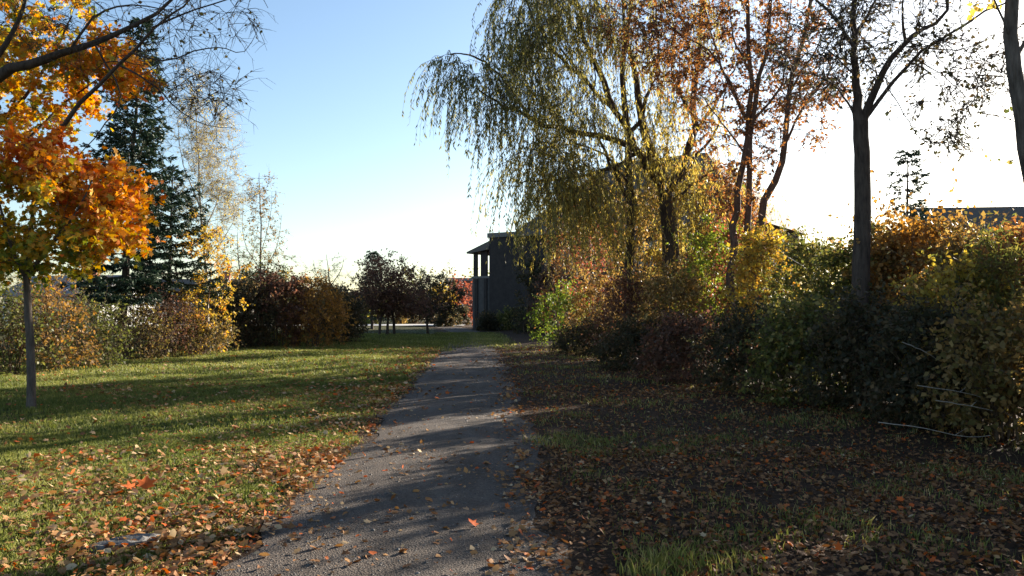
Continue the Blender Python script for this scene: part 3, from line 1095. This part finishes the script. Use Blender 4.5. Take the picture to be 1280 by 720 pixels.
# --- rust coloured tree with several leaning stems
random.seed(91)
D = 21.5
rt = thing('rust_tree', 'sparse rust leaved tree of three leaning reddish stems right of the willow', 'tree', base_of(930, D))
t = Tree()
t.limb([on_ground(916, D), P(915, 320, D), P(920, 260, D), P(932, 180, D), P(938, 90, D), P(930, -40, D)], .13, .05, 14, 8, True)
t.limb([on_ground(936, D + .4), P(937, 320, D), P(934, 240, D), P(944, 140, D), P(958, 50, D), P(965, -60, D)], .12, .04, 14, 8, True)
t.limb([on_ground(942, D - .4), P(950, 285, D), P(972, 220, D), P(980, 170, D), P(992, 100, D), P(1010, 20, D), P(1030, -60, D)], .13, .04, 14, 8, True)
for l, d1, r in (([(976, 195), (1000, 140), (1030, 100), (1055, 70)], 21, .045), ([(935, 150), (905, 90), (885, 30), (870, -40)], 22, .05),
                 ([(942, 150), (975, 110), (985, 40), (990, -40)], 21, .04), ([(990, 110), (1020, 60), (1045, 10)], 21.5, .035),
                 ([(930, 190), (900, 150), (870, 110)], 21, .03), ([(938, 90), (915, 40), (905, -50)], 21.5, .04), ([(932, 150), (890, 70), (830, 30), (780, 0)], 22, .04)):
    t.limb(pl(l, D, d1), r, .01, 12, 6, False, .02)
cl = pix_ell(875, 50, D, 95, 85, 95, 1.8, .1) + pix_ell(800, 20, 22, 70, 60, 36, 1.5, .1) + pix_ell(985, 50, D, 60, 85, 44, 1.5, .1) + pix_ell(940, 150, D, 65, 60, 34, 1.3, .1) + pix_ell(1010, 120, D, 40, 55, 20, 1.0, .1) + pix_ell(930, -60, D, 100, 50, 24, 1.8) + pix_ell(920, 240, D, 30, 40, 12, .8)
t.clusters(cl, up=.5)
t.twigs(7, .65, 1.0, .04, r=.008, n=4, leaves=7.5, lsize=.095, sub=4)
t.finish(rt, BARK_R, T_OVAL, LM['rust'], tone(0, 1))

# --- bold forked tree above the thicket
random.seed(97)
D = 13.5
rt = thing('forked_tree', 'bare dark tree with straight trunk forking high above the thicket', 'tree', base_of(1075, D))
t = Tree()
t.limb([on_ground(1074, D), P(1075, 400, D), P(1077, 310, D), P(1078, 220, D), P(1076, 152, D)], .165, .125, 14, 10, True, .004)
for l, d1, r in (([(1075, 158), (1071, 110), (1067, 40), (1068, -70)], 13.7, .105),
                 ([(1078, 155), (1098, 108), (1118, 66), (1150, 40), (1180, 18), (1192, -60)], 13.2, .075),
                 ([(1082, 148), (1120, 98), (1160, 60), (1200, 35), (1250, 5), (1300, -20)], 13.0, .04),
                 ([(1072, 150), (1048, 112), (1028, 98)], 13.8, .025), ([(1068, 60), (1045, 25), (1010, -10), (980, -30)], 13.5, .04),
                 ([(1068, 45), (1090, 10), (1110, -40)], 13.8, .04), ([(1132, 52), (1128, 10), (1140, -50)], 13.3, .03),
                 ([(1160, 60), (1200, 62), (1245, 45)], 13.0, .016), ([(1140, 72), (1180, 95), (1215, 130)], 12.8, .012),
                 ([(1110, 110), (1135, 150), (1150, 175)], 13.2, .010), ([(1070, 95), (1030, 60), (1000, 50)], 13.6, .018)):
    t.limb(pl(l, D, d1), r, max(.005, r * .25), 12, 7, False, .018)
cl = pix_ell(1190, 60, 13, 80, 50, 28, 1.0, .1) + pix_ell(1190, 140, 12.8, 60, 60, 16, .8, .1) + pix_ell(1030, 60, 13.6, 60, 65, 44, .9) + pix_ell(1120, -20, 13.4, 100, 50, 26, 1.2) + pix_ell(1240, 120, 12.8, 40, 50, 8, .6) + pix_ell(1110, 60, 13.3, 40, 40, 10, .8)
t.clusters(cl, maxr=.022)
t.twigs(6, .6, 1.0, .14, r=.010, n=5, leaves=3.2, lsize=.07, sub=3)
t.finish(rt, BARK_D, T_OVAL, LM['dark'], tone(0, 1.0))  # dark palette paints these leaves as backlit silhouettes

# --- leaning trunk at the right
random.seed(101)
D = 9.0
rt = thing('leaning_tree', 'slender leaning tree with a few yellow leaves rising out of the thicket edge', 'tree', base_of(1345, D))
t = Tree()
t.limb([on_ground(1345, D), P(1325, 400, D), P(1298, 260, D), P(1281, 175, D), P(1270, 95, D), P(1264, 40, D), P(1268, -60, D), P(1260, -160, D)], .11, .06, 18, 10, True, .004)
for l, d1, r in (([(1266, 60), (1250, 15), (1225, -30)], 8.8, .02), ([(1268, 80), (1295, 20), (1320, -40)], 9.2, .03), ([(1267, 10), (1240, -40), (1200, -70)], 9, .025)):
    t.limb(pl(l, D, d1), r, .006, 10, 6)
cl = pix_ell(1240, -10, 8.9, 30, 18, 8, .3) + pix_ell(1300, -40, 9, 60, 50, 12, .6) + pix_ell(1220, -80, 9, 60, 40, 12, .6)
t.clusters(cl, maxr=.01)
t.twigs(3, .25, 1.0, .2, r=.003, n=4, leaves=1.6, lsize=.075, sub=1)
t.finish(rt, BARK, T_OVAL, LM['yellow'], tone(.5, 1))

# ------------------------------------------------------------------ shrubs
def shrub(label, u, d, vtop, ru, pal, seed, n=46, per=6, leaves=5.5, lsize=.075, lo=0.0, hi=1.0, name='shrub', cat='shrub', z0=.25, rd=None, group=None, tmpl=T_OVAL, stems=9, tl=None, droop=.05, pos=None):
    random.seed(seed)
    b = base_of(u, d) if pos is None else Vector((pos[0], pos[1], float(ground_h(pos[0], pos[1])) - .05))
    H = P(u, vtop, d).z if pos is None else pos[2]
    if pos is None and u > 690 and d < 35:
        ru *= 1.28
        n = int(n * 1.15)
    rx = ru * d / 1000 if pos is None else ru
    ry = rd if rd is not None else rx
    rt = thing(name, label, cat, b, group)
    t = Tree()
    for k in range(stems):
        a = random.uniform(0, 6.283)
        s = random.uniform(.15, .8)
        e = b + Vector((math.cos(a) * rx * s, math.sin(a) * ry * s, H * random.uniform(.5, .95)))
        m_ = b.lerp(e, .5) + Vector((0, 0, H * .12)) + rvec() * .08
        s0 = b + Vector((math.cos(a), math.sin(a), 0)) * random.uniform(.02, .35) * rx
        s0.z = b.z - .05
        t.limb([s0, m_, e], .012 + .004 * H, .004, 7, 4, False, .02)
    cl = []
    n = int(n * 1.7)
    for _ in range(n):
        a = random.uniform(0, 6.283)
        q = random.random() ** .5
        f = random.random() ** .75
        w = math.sin(math.pi * min(.97, max(.12, .18 + .74 * f))) ** .7
        hh = z0 + f * (H - z0) * random.uniform(.82, 1.05)
        cl.append(b + Vector((math.cos(a) * rx * q * w, math.sin(a) * ry * q * w, hh)))
    t.clusters(cl, maxr=.012)
    t.twigs(per + 1, tl or .28 + .012 * d * .5, 1.1, droop, r=.003 + .00006 * d, leaves=leaves * 1.35, lsize=lsize * 1.12, jitter=.06)
    upper = [p for p, _, _ in t.tips if p.z > b.z + H * .55] or [t.tips[-1][0]]
    for _ in range(int(8 + n * .2)):
        p = random.choice(upper)
        o_ = Vector((p.x - b.x, p.y - b.y, 0))
        cur = (o_.normalized() * random.uniform(0, .8) + Vector((0, 0, random.uniform(.4, 1.2))) + rvec() * .4).normalized()
        ln = random.uniform(.10, .42) * H
        L = [p]
        for i in range(5):
            cur = (cur + o_ * .10 + Vector((0, 0, -.12)) + rvec() * .12).normalized()
            L.append(L[-1] + cur * ln / 5)
        t.br.add(L, [.006, .005, .0045, .004, .003, .002], 3)
        for _l in range(random.choice((3, 8, 14))):
            q = random.uniform(.15, 1) * 5
            i = min(int(q), 4)
            t.lp.append(L[i].lerp(L[i + 1], q - i) + rvec() * .02)
            t.la.append((rvec() + cur * .4 + Vector((0, 0, -.3))).normalized())
            t.ls.append(lsize * random.uniform(.7, 1.3))
    ph = seed * 1.37

    t.finish(rt, STEM, tmpl, LM[pal], tone(lo, hi, 2.0, ph), crown='foliage', bname='stems')
    return rt


# right thicket, from the building towards the camera
shrub('low yellow green shrub at the thicket end beside the building', 708, 33, 360, 34, 'green', 301, 50, lsize=.085, lo=.1, hi=.9)
shrub('tan shrub between the yellow green shrub and the willow stems', 752, 30, 345, 34, 'brown', 302, 50, lsize=.085, lo=.3)
shrub('tall thin red leaved sapling clump hanging under the willow', 745, 31, 268, 30, 'red', 303, 34, leaves=3, lsize=.085, name='sapling_clump')
shrub('slender red and gold sapling clump by the willow stem', 700, 35, 285, 24, 'rust', 304, 26, leaves=3, lsize=.09, name='sapling_clump')
shrub('reddish brown shrub under the willow with dark underside', 790, 24, 350, 40, 'wine', 305, 60, lo=.2, hi=1.1)
shrub('brown and gold shrub against the willow trunk', 842, 21, 338, 40, 'brown', 306, 60, lo=.2)
shrub('tall bright green shrub in sun right of the willow trunk', 900, 23, 285, 50, 'green', 307, 90, leaves=6, lo=.25, hi=.95)
shrub('golden orange shrub below the rust tree', 955, 19.5, 288, 34, 'gold', 308, 62, lsize=.08, lo=.0, hi=.9)
shrub('small crimson shrub at the foot of the rust tree', 922, 22, 265, 22, 'red', 309, 26, leaves=4, lo=.5, hi=1.2)
shrub('olive shrub between the golden shrub and the forked trunk', 1018, 17, 300, 48, 'olive', 310, 80, lo=.1, hi=.95)
shrub('dark green shrub at the foot of the forked trunk', 1068, 15, 304, 46, 'olive', 311, 80, lo=.0, hi=.8)
shrub('tall orange brown shrub with large leaves right of the forked trunk', 1140, 14, 266, 50, 'orange', 312, 80, lsize=.085, lo=.0, hi=.95)
shrub('coppery shrub with pale yellow tips under the dark roofline', 1205, 13, 288, 46, 'brown', 313, 80, lsize=.08, lo=.2, hi=1.1)
shrub('tawny pink shrub at the right end of the thicket', 1262, 12, 292, 44, 'rust', 314, 70, lsize=.085, lo=.2, hi=1.1)
shrub('sprawling yellow leaved shrub with arching sprays low in the thicket', 1190, 11.2, 325, 46, 'gold', 315, 26, per=5, leaves=7, lsize=.07, lo=.0, hi=.6, droop=.12)
shrub('tall weedy green shrub with narrow leaves near the coppery shrub', 1245, 10.8, 300, 28, 'olive', 316, 44, lsize=.09, tmpl=T_NARROW, lo=.2, hi=.9)
shrub('tall olive brown sapling clump behind the willow stems', 800, 28.5, 232, 42, 'brown', 320, 80, lsize=.09, name='sapling_clump', lo=.2)
shrub('tall yellowing sapling clump between willow trunk and green shrub', 862, 27, 205, 40, 'willow', 321, 90, lsize=.09, name='sapling_clump', lo=.2)
shrub('tall russet sapling clump behind the rust tree stems', 912, 26.5, 212, 38, 'rust', 322, 85, lsize=.09, name='sapling_clump')
shrub('dense olive sapling clump behind the golden shrub', 985, 22, 300, 34, 'olive', 323, 60, lsize=.085, name='sapling_clump')
shrub('mixed tan shrub between the tall orange brown shrub and forked trunk', 1105, 14.6, 290, 36, 'brown', 324, 70, lsize=.085)
shrub('tall loose tan sapling clump between the building and willow curtain', 728, 37, 250, 40, 'brown', 325, 70, lsize=.10, name='sapling_clump', lo=.25, leaves=4)
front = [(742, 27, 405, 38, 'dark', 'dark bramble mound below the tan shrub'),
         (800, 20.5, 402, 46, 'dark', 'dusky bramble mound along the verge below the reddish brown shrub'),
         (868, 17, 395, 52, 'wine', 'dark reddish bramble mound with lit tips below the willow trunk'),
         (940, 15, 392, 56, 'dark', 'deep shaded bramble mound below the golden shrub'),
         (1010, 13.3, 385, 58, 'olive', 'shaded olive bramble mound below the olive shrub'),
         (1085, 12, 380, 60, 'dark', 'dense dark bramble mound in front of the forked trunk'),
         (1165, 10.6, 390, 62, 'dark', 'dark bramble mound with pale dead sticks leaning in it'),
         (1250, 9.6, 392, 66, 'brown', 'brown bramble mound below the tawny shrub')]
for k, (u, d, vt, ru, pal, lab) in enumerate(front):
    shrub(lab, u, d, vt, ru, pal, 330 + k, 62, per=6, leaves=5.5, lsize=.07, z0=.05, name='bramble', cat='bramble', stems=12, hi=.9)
# unseen shrubs added past the frame to shade the right verge
for k, (x, y, h, r) in enumerate([(7.9, 10.1, 3.9, 1.2), (6.5, 8.3, 2.4, .9), (7.6, 7.8, 3.6, 1.1), (8.6, 6.0, 3.7, 1.1), (6.9, 6.5, 2.2, .9), (9.4, 8.6, 4.2, 1.2), (8.4, 4.6, 3.4, 1.0), (9.3, 11.2, 4.2, 1.2), (10.0, 6.8, 4.0, 1.2)]):
    shrub('mixed brown shrub added out of view to shade the verge', 0, 10, 0, r, ('olive', 'brown')[k % 2], 350 + k, 60, pos=(x, y, h), group='unseen shrubs added to shade the verge')

# left thicket
left = [(12, 19.2, 372, 52, 'olive', 'olive green shrub behind the young maple trunk'),
        (68, 20.2, 378, 44, 'orange', 'orange brown shrub just right of the young maple trunk'),
        (112, 21.5, 385, 38, 'olive', 'olive weedy shrub left of the tall spruce'),
        (-60, 18.5, 360, 50, 'olive', 'olive shrub at the left end of the thicket'),
        (165, 24.5, 388, 36, 'brown', 'low brown shrub at the tall spruce foot'),
        (205, 25.5, 372, 38, 'wine', 'dull reddish shrub between the spruce trunks'),
        (140, 27.5, 362, 44, 'dark', 'brown twiggy shrub behind the tall spruce'),
        (60, 27, 368, 56, 'wine', 'dull brown shrub behind the orange brown shrub'),
        (248, 26.8, 405, 38, 'brown', 'low orange shrub below the golden tree')]
for k, (u, d, vt, ru, pal, lab) in enumerate(left):
    shrub(lab, u, d, vt - 6, ru * 1.1, pal, 370 + k, 52, leaves=3.6, lsize=.07, hi=.68, z0=.1, tl=.6)  # leaf tone capped low, partial shade put into the colour
mid = [(415, 39, 366, 26, 'wine', 'dull wine shrub between the orange topped shrub and the crabapples'),
       (305, 31.5, 362, 40, 'dark', 'dark shaded shrub right of the golden tree'),
       (345, 32.5, 350, 42, 'wine', 'dark wine shrub below the slim poplar'),
       (390, 33.5, 355, 44, 'orange', 'shaded shrub with glowing orange top'),
       (428, 37, 372, 30, 'dark', 'dark low shrub beside the small shaded crabapple'),
       (330, 36, 345, 44, 'olive', 'olive shrub behind the dark wine shrub'),
       (275, 33, 370, 34, 'olive', 'olive shaded shrub behind the golden tree')]
for k, (u, d, vt, ru, pal, lab) in enumerate(mid):
    shrub(lab, u, d, vt - 7, ru, pal, 400 + k, 70, per=7, leaves=6, lsize=.095, z0=.05)
# near the building
near = [(640, 57, 388, 26, 'olive', 'rounded shrub below the loggia at the building foot'),
        (668, 53, 392, 22, 'dark', 'low dark shrub against the long building wall'),
        (662, 49, 322, 24, 'dark', 'tall dark shrub standing before the blank building wall'),
        (690, 45, 330, 24, 'wine', 'tall dull reddish shrub between the building wall and the thicket'),
        (600, 66, 372, 12, 'red', 'small red shrub beside the loggia base'),
        (610, 56, 394, 12, 'dark', 'small dark shrub at the loggia corner')]
for k, (u, d, vt, ru, pal, lab) in enumerate(near):
    shrub(lab, u, d, vt, ru, pal, 420 + k, 45, lsize=.12, z0=.05, tl=.5)
for k, (u, d) in enumerate([(556, 72.8), (566, 76.2), (578, 78.4)]):
    shrub('clipped dark hedge shrub along the far roadside', u, d - 5, 386, 9, 'dark', 430 + k, 34, lsize=.14, z0=.05, tl=.5, name='hedge_shrub', group='hedge along the far road')

for k, (u, d, vt, pal, lab) in enumerate([(448, 79, 385, 'green', 'low green shrub across the pale road left of the crabapple stems'), (466, 82, 386, 'olive', 'low olive shrub across the road between crabapple stems'),
                                          (500, 80, 384, 'brown', 'low tan shrub across the road right of the three stems'), (520, 83, 383, 'dark', 'low dark shrub across the road below the purple crabapple'),
                                          (538, 79, 383, 'dark', 'wide dark shrub across the road beside the hedge')]):
    shrub(lab, u, d, vt - 4, 13, pal, 440 + k, 34, lsize=.16, z0=.05, tl=.5)

# ------------------------------------------------------------------ pale dead sticks in the thicket
STICK = plain_mat('dead_wood', (0.26, 0.22, 0.18), (0.42, 0.37, 0.31), 20, .7)
sticks = [([(1128, 428), (1150, 437), (1178, 453)], 9.6, .010, 'straight pale dead stick sloping out of the dark bramble'),
          ([(1098, 528), (1150, 534), (1200, 545), (1238, 545)], 8.3, .008, 'long wavy pale stick lying low across the bramble foot'),
          ([(1146, 482), (1190, 488), (1225, 496)], 8.7, .007, 'thin pale stick lying above the long wavy one'),
          ([(1170, 500), (1205, 506), (1240, 513)], 8.5, .008, 'curved bleached twig just above the long wavy stick'),
          ([(985, 322), (1000, 330), (1012, 340)], 15.0, .009, 'short bare grey stick poking from the olive shrub')]
for l, d, r, lab in sticks:
    w = Wood()
    pts = smooth_line([P(u, v, d + .15 * k) for k, (u, v) in enumerate(l)], 9)
    pts = [p + rvec() * .006 for p in pts]
    r *= .7
    w.add(pts, [r * (1 - .06 * k) for k in range(9)], 6)
    e = pts[5]
    w.add([e, e + (pts[8] - pts[5]) * .4 + Vector((0, .05, .07))], [r * .5, r * .2], 5)
    V, F = w.arrays()
    o = Vector(pts[0])
    me = mesh_np('dead_stick', V - np.array(o), F, True)
    me.materials.append(STICK)
    ob = bpy.data.objects.new('dead_stick', me)
    ob.location = o
    ob['label'] = lab
    ob['category'] = 'stick'
    link(ob)

# ------------------------------------------------------------------ grass
def blades(n, xr, yr, h, w, accept):
    x = RNG.uniform(*xr, n)
    y = RNG.uniform(yr[0], yr[1], n)
    k = accept(x, y) > RNG.random(n)
    x, y = x[k], y[k]
    n = len(x)
    z = ground_h(x, y)
    a = RNG.uniform(0, 6.283, n)
    clump = 0.75 + 0.45 * wav(x, y, 3.1, .7)
    hh = h * RNG.uniform(.5, 1.35, n) * np.clip(clump, .4, 1.5)
    lean = RNG.uniform(.1, .9, n)
    la = RNG.uniform(0, 6.283, n)
    ww = w * RNG.uniform(.7, 1.3, n)
    sx, sy = np.cos(a) * ww * .5, np.sin(a) * ww * .5
    lx, ly = np.cos(la) * lean * hh, np.sin(la) * lean * hh
    b0 = np.stack([x - sx, y - sy, z - .01], -1)
    b1 = np.stack([x + sx, y + sy, z - .01], -1)
    m0 = np.stack([x - sx * .8 + lx * .4, y - sy * .8 + ly * .4, z + hh * .6], -1)
    m1 = np.stack([x + sx * .8 + lx * .4, y + sy * .8 + ly * .4, z + hh * .6], -1)
    tp = np.stack([x + lx, y + ly, z + hh], -1)
    V = np.stack([b0, b1, m1, tp, m0], 1).reshape(-1, 3)
    F = np.arange(n * 5).reshape(n, 5)
    t = .42 + .18 * (x > path_cx(y)) + .22 * wav(x, y, .9, 2.2) + .2 * RNG.normal(size=n) + .1 * wav(x, y, 5, 1)
    return V, F, np.repeat(np.clip(t, 0, 1), 5)


def acc_lawn(x, y):
    s = x - path_cx(y)
    e = np.clip((-s - 1.0 + .18 * wav(x, y, 4, 1)) / .45, 0, 1)
    vis = np.abs(x) < .70 * y + .8
    return e * vis * (1 - .45 * np.clip(litter_amt(x, y), 0, 1) * (wav(x, y, 2.2, 3) > 0))


def acc_far(x, y):  # grass added over the far path to darken it where shade begins
    return np.clip((y - 30.5) / 5, 0, 1) * np.clip(1.4 - np.abs(x - path_cx(y)) / 1.6, 0, 1)


def acc_right(x, y):
    s = x - path_cx(y)
    e = np.clip((s - 1.05 + .2 * wav(x, y, 4, 2)) / .5, 0, 1)
    vis = np.abs(x) < .70 * y + .8
    patch = np.clip(.05 + .8 * wav(x, y, 1.4, 5.0), .04, 1) * .7
    return e * vis * patch


parts = [blades(190000, (-7.5, -1.2), (3.6, 10), .055, .007, acc_lawn),
         blades(150000, (-13, -1.2), (10, 19), .06, .011, acc_lawn),
         blades(120000, (-18, -1.2), (19, 33), .07, .018, acc_lawn),
         blades(45000, (-18, 2), (33, 48), .08, .03, lambda x, y: acc_lawn(x, y)),
         blades(36000, (-6, 1.5), (30, 52), .08, .03, acc_far),
         blades(90000, (0, 6.5), (3.6, 12), .07, .007, acc_right),
         blades(50000, (-.5, 5), (12, 34), .08, .014, acc_right)]


def tuft(cx, cy, r, n, h):
    def f(x, y):
        return np.clip(1 - ((x - cx) ** 2 + (y - cy) ** 2) / r ** 2, 0, 1)
    return blades(n, (cx - r, cx + r), (cy - r, cy + r), h, .007, f)


for cx, cy, r, n, h in ((1.15, 5.2, .5, 800, .08), (.68, 9.5, .6, 1300, .09), (.85, 8.8, .4, 500, .08), (1.45, 5.5, .4, 400, .09), (-2.55, 17.5, .3, 500, .16), (-2.5, 29.5, .5, 600, .2), (.9, 4.9, .3, 900, .12)):
    parts.append(tuft(cx, cy, r, n, h))
VV, FF, TT, off = [], [], [], 0
for V, F, tt in parts:
    VV.append(V)
    FF.append(F + off)
    TT.append(tt)
    off += len(V)
go = part_np('grass', np.concatenate(VV), np.concatenate(FF), LM['blade'], attr=np.concatenate(TT), kind='stuff')
go['label'] = 'short autumn grass of the lawn and verges'
go['category'] = 'grass'

# ------------------------------------------------------------------ fallen leaves
def fall_den(x, y):
    s = x - path_cx(y)
    pw = np.clip(.05 + .9 * np.clip((s - .45) / .6, 0, 1) ** 2 * (wav(x, y, 1.9, 3.3) > -.1) + .10 * (wav(x, y, 1.7, 1) > .25) + .14 * np.clip(np.abs(s) - .55, 0, 1), 0, 1)
    lf = np.clip(np.exp(-(np.abs(s) - 1.0) / 1.0), 0, 1) * 1.6 * (.7 + .7 * wav(x, y, 2.1, .3)) + .05 + .36 * np.clip(wav(x, y, 1.1, 4) + .5 * wav(x, y, 3.3, 2), 0, 1)
    rg = .75 + .5 * wav(x, y, 1.2, 2) + .3 * wav(x, y, 3.1, 1)
    d = np.where(np.abs(s) < 1.0, pw, np.where(s < 0, lf, rg))
    vis = np.abs(x) < .68 * y + .4
    return np.clip(d, 0, 1) * vis


def scatter(n, xr, yr):
    x = RNG.uniform(*xr, n)
    y = RNG.uniform(*yr, n)
    k = fall_den(x, y) > RNG.random(n)
    return x[k], y[k]


fx, fy = [], []
for n, xr, yr in ((46000, (-5, 5), (3.9, 9)), (32000, (-9, 6), (9, 16)), (30000, (-14, 4), (16, 32))):
    a, b = scatter(n, xr, yr)
    fx.append(a)
    fy.append(b)
fx, fy = np.concatenate(fx), np.concatenate(fy)
n = len(fx)
fs = (.02 + .05 * RNG.random(n) ** 1.6) * np.where(fy > 14, 1.25, 1.0) * np.where(fx - path_cx(fy) > 1, .8, 1.0)
s = fx - path_cx(fy)
fz = ground_h(fx, fy) + np.where(np.abs(s) < 1.05, .03, np.where(s < 0, .05, .03)) * RNG.uniform(.5, 1.25, n)
fa = np.stack([RNG.normal(size=n), RNG.normal(size=n), RNG.normal(size=n) * .25], -1)
fn = np.stack([RNG.normal(size=n) * .42, RNG.normal(size=n) * .42, np.ones(n)], -1)
ft = np.clip(np.where(RNG.random(n) < .07, RNG.uniform(.9, 1, n), .50 + .23 * RNG.normal(size=n) - .28 * (s > 1.0)), 0, 1)  # leaves right of the path toned darker, putting verge shade into their colour
order = np.argsort(-(fs / fy) * np.where(np.abs(fx) < .62 * fy, 1, .2))
big, rest = order[:290], order[290:]
T_CUP = (np.array([(0, 0, 0.0), (0.30, 0.25, 0.22), (0.22, 0.62, 0.30), (0.05, 1, 0.22), (-0.2, 0.7, 0.02), (-0.42, 0.4, 0.20), (-0.12, 0.1, 0.05)]), [(0, 1, 2), (0, 2, 4), (2, 3, 4), (0, 4, 6), (4, 5, 6)])
VV, FF, TT, off = [], [], [], 0
pick = RNG.integers(0, 3, len(rest))
for q, tm in enumerate((T_CURL, T_MAPLE, T_CUP)):
    ii = rest[pick == q]
    V, F = leaf_arrays(np.stack([fx, fy, fz], -1)[ii], fa[ii], fn[ii], fs[ii] * (1.15 if q else 1), tm)
    VV.append(V)
    FF.append(F + off)
    TT.append(np.repeat(ft[ii], len(tm[0])))
    off += len(V)
lo = part_np('leaf_litter', np.concatenate(VV), np.concatenate(FF), LM['fallen'], attr=np.concatenate(TT), kind='stuff')
lo['label'] = 'dry brown leaves strewn over path edges and grass'
lo['category'] = 'fallen leaves'

tones = [('brown', .2), ('russet', .42), ('tan', .62), ('pale', .8), ('red', .95)]
meshes = {}
for nm, tv in tones:
    for shp, tm in (('oval', T_CURL), ('lobed', T_MAPLE)):
        V, F = leaf_arrays(np.zeros((1, 3)), np.array([[0, 1., 0]]), np.array([[0, 0, 1.]]), np.ones(1), tm)
        V[:, 2] += .12 * np.sin(V[:, 0] * 5) + .1 * V[:, 1] ** 2
        V[:, 1] -= .45
        me = mesh_np('fallen_leaf', V, F, attr=np.full(len(V), tv))
        me.materials.append(LM['fallen'])
        meshes[nm, shp] = me
for k in big:
    tn = min(tones, key=lambda q: abs(q[1] - ft[k]))[0]
    shp = 'lobed' if random.random() < .35 else 'oval'
    o = bpy.data.objects.new('fallen_leaf', meshes[tn, shp])
    o.location = (fx[k], fy[k], fz[k])
    o.rotation_euler = (random.gauss(0, .3), random.gauss(0, .3), random.uniform(0, 6.28))
    o.scale = (fs[k] * random.uniform(.9, 1.2),) * 2 + (fs[k] * random.uniform(.5, 1.4),)
    ss = fx[k] - float(path_cx(fy[k]))
    wh = 'on the gravel path' if abs(ss) < 1.05 else ('in the sunny lawn grass' if ss < 0 else 'on the shaded verge')
    wg = 'on the path' if abs(ss) < 1.05 else ('on the lawn' if ss < 0 else 'on the verge')
    o['label'] = '%s %s fallen leaf lying %s' % (tn, shp, wh)
    o['category'] = 'leaf'
    o['group'] = '%s %s leaves %s' % (tn, shp, wg)
    link(o)


def big_leaf(label, u, d, size, tv, rot, z=.07):
    V, F = leaf_arrays(np.zeros((1, 3)), np.array([[0, 1., 0]]), np.array([[0, 0, 1.]]), np.ones(1), T_MAPLE)
    V[:, 2] += .25 * np.abs(V[:, 0]) ** 1.5 + .15 * V[:, 1] ** 2
    V[:, 1] -= .4
    me = mesh_np('maple_leaf', V * size, F, attr=np.full(len(V), tv))
    me.materials.append(LM['fallen'])
    o = bpy.data.objects.new('maple_leaf', me)
    p = P(u, 385, d)
    o.location = (p.x, p.y, z)
    o.rotation_euler = rot
    o['label'] = label
    o['category'] = 'leaf'
    link(o)


big_leaf('large bright orange red maple leaf standing up in the grass', 185, 6.9, .15, .97, (.6, .1, .4), .09)
big_leaf('bright red leaf alone in the middle of the path', 591, 5.8, .09, 1.0, (.5, .2, 1.0), .05)
big_leaf('orange red maple leaf lying beside the large upright one', 165, 6.85, .13, .93, (.3, -.3, 2.0), .07)

# flat grey stone in the grass
sm = plain_mat('grey_stone', (.07, .066, .062), (.16, .15, .14), 14, .85, .25, .8)
import bmesh
bm = bmesh.new()
bmesh.ops.create_icosphere(bm, subdivisions=3, radius=1)
for v in bm.verts:
    c = v.co
    k = 1 + .10 * math.sin(c.x * 5 + 1) + .08 * math.sin(c.y * 7 + c.z * 3) + .05 * math.sin(c.x * 13 + c.y * 11)
    v.co = Vector((c.x * .24 * k, c.y * .10 * k, max(-.02, min(c.z * .06, .035 + .01 * math.sin(c.x * 9 + c.y * 6)))))
me = bpy.data.meshes.new('flat_stone')
bm.to_mesh(me)
bm.free()
me.materials.append(sm)
o = bpy.data.objects.new('flat_stone', me)
p = P(160, 385, 5.35)
o.location = (p.x, p.y, float(ground_h(p.x, p.y)) + .03)
o.rotation_euler = (0, 0, .7)
o['label'] = 'flat grey stone half sunk in leafy grass beside the path'
o['category'] = 'stone'
link(o)

# loose gravel
n = 8000
y = 3.8 + 12 * RNG.random(n) ** 1.4
x = path_cx(y) + RNG.uniform(-1.05, 1.05, n)
kk = np.clip((x - (path_cx(y) - path_hw(y, 0))) / (path_hw(y, 0) + path_hw(y, 2)), 0, 1)
z = .006 + .02 * np.sin(np.pi * kk)
sz = RNG.uniform(.003, .008, n) * (1 + (RNG.random(n) < .05) * 1.2)
oc = np.array([(1, 0, 0), (0, 1, 0), (-1, 0, 0), (0, -1, 0), (0, 0, .8), (0, 0, -.8)])
V = np.stack([x, y, z], -1)[:, None] + oc[None] * sz[:, None, None] * RNG.uniform(.6, 1.3, (n, 6, 1))
of = np.array([(0, 1, 4), (1, 2, 4), (2, 3, 4), (3, 0, 4), (1, 0, 5), (2, 1, 5), (3, 2, 5), (0, 3, 5)])
F = (np.arange(n)[:, None, None] * 6 + of[None]).reshape(-1, 3)
peb = leaf_mat('pebble', [(0, (.05, .045, .042)), (.8, (.11, .10, .092)), (1, (.24, .21, .19))], 0.0)
go = part_np('gravel', V.reshape(-1, 3), F, peb, attr=np.repeat(RNG.random(n), 6), kind='stuff')
go['label'] = 'loose grey gravel on the path surface'
go['category'] = 'gravel'
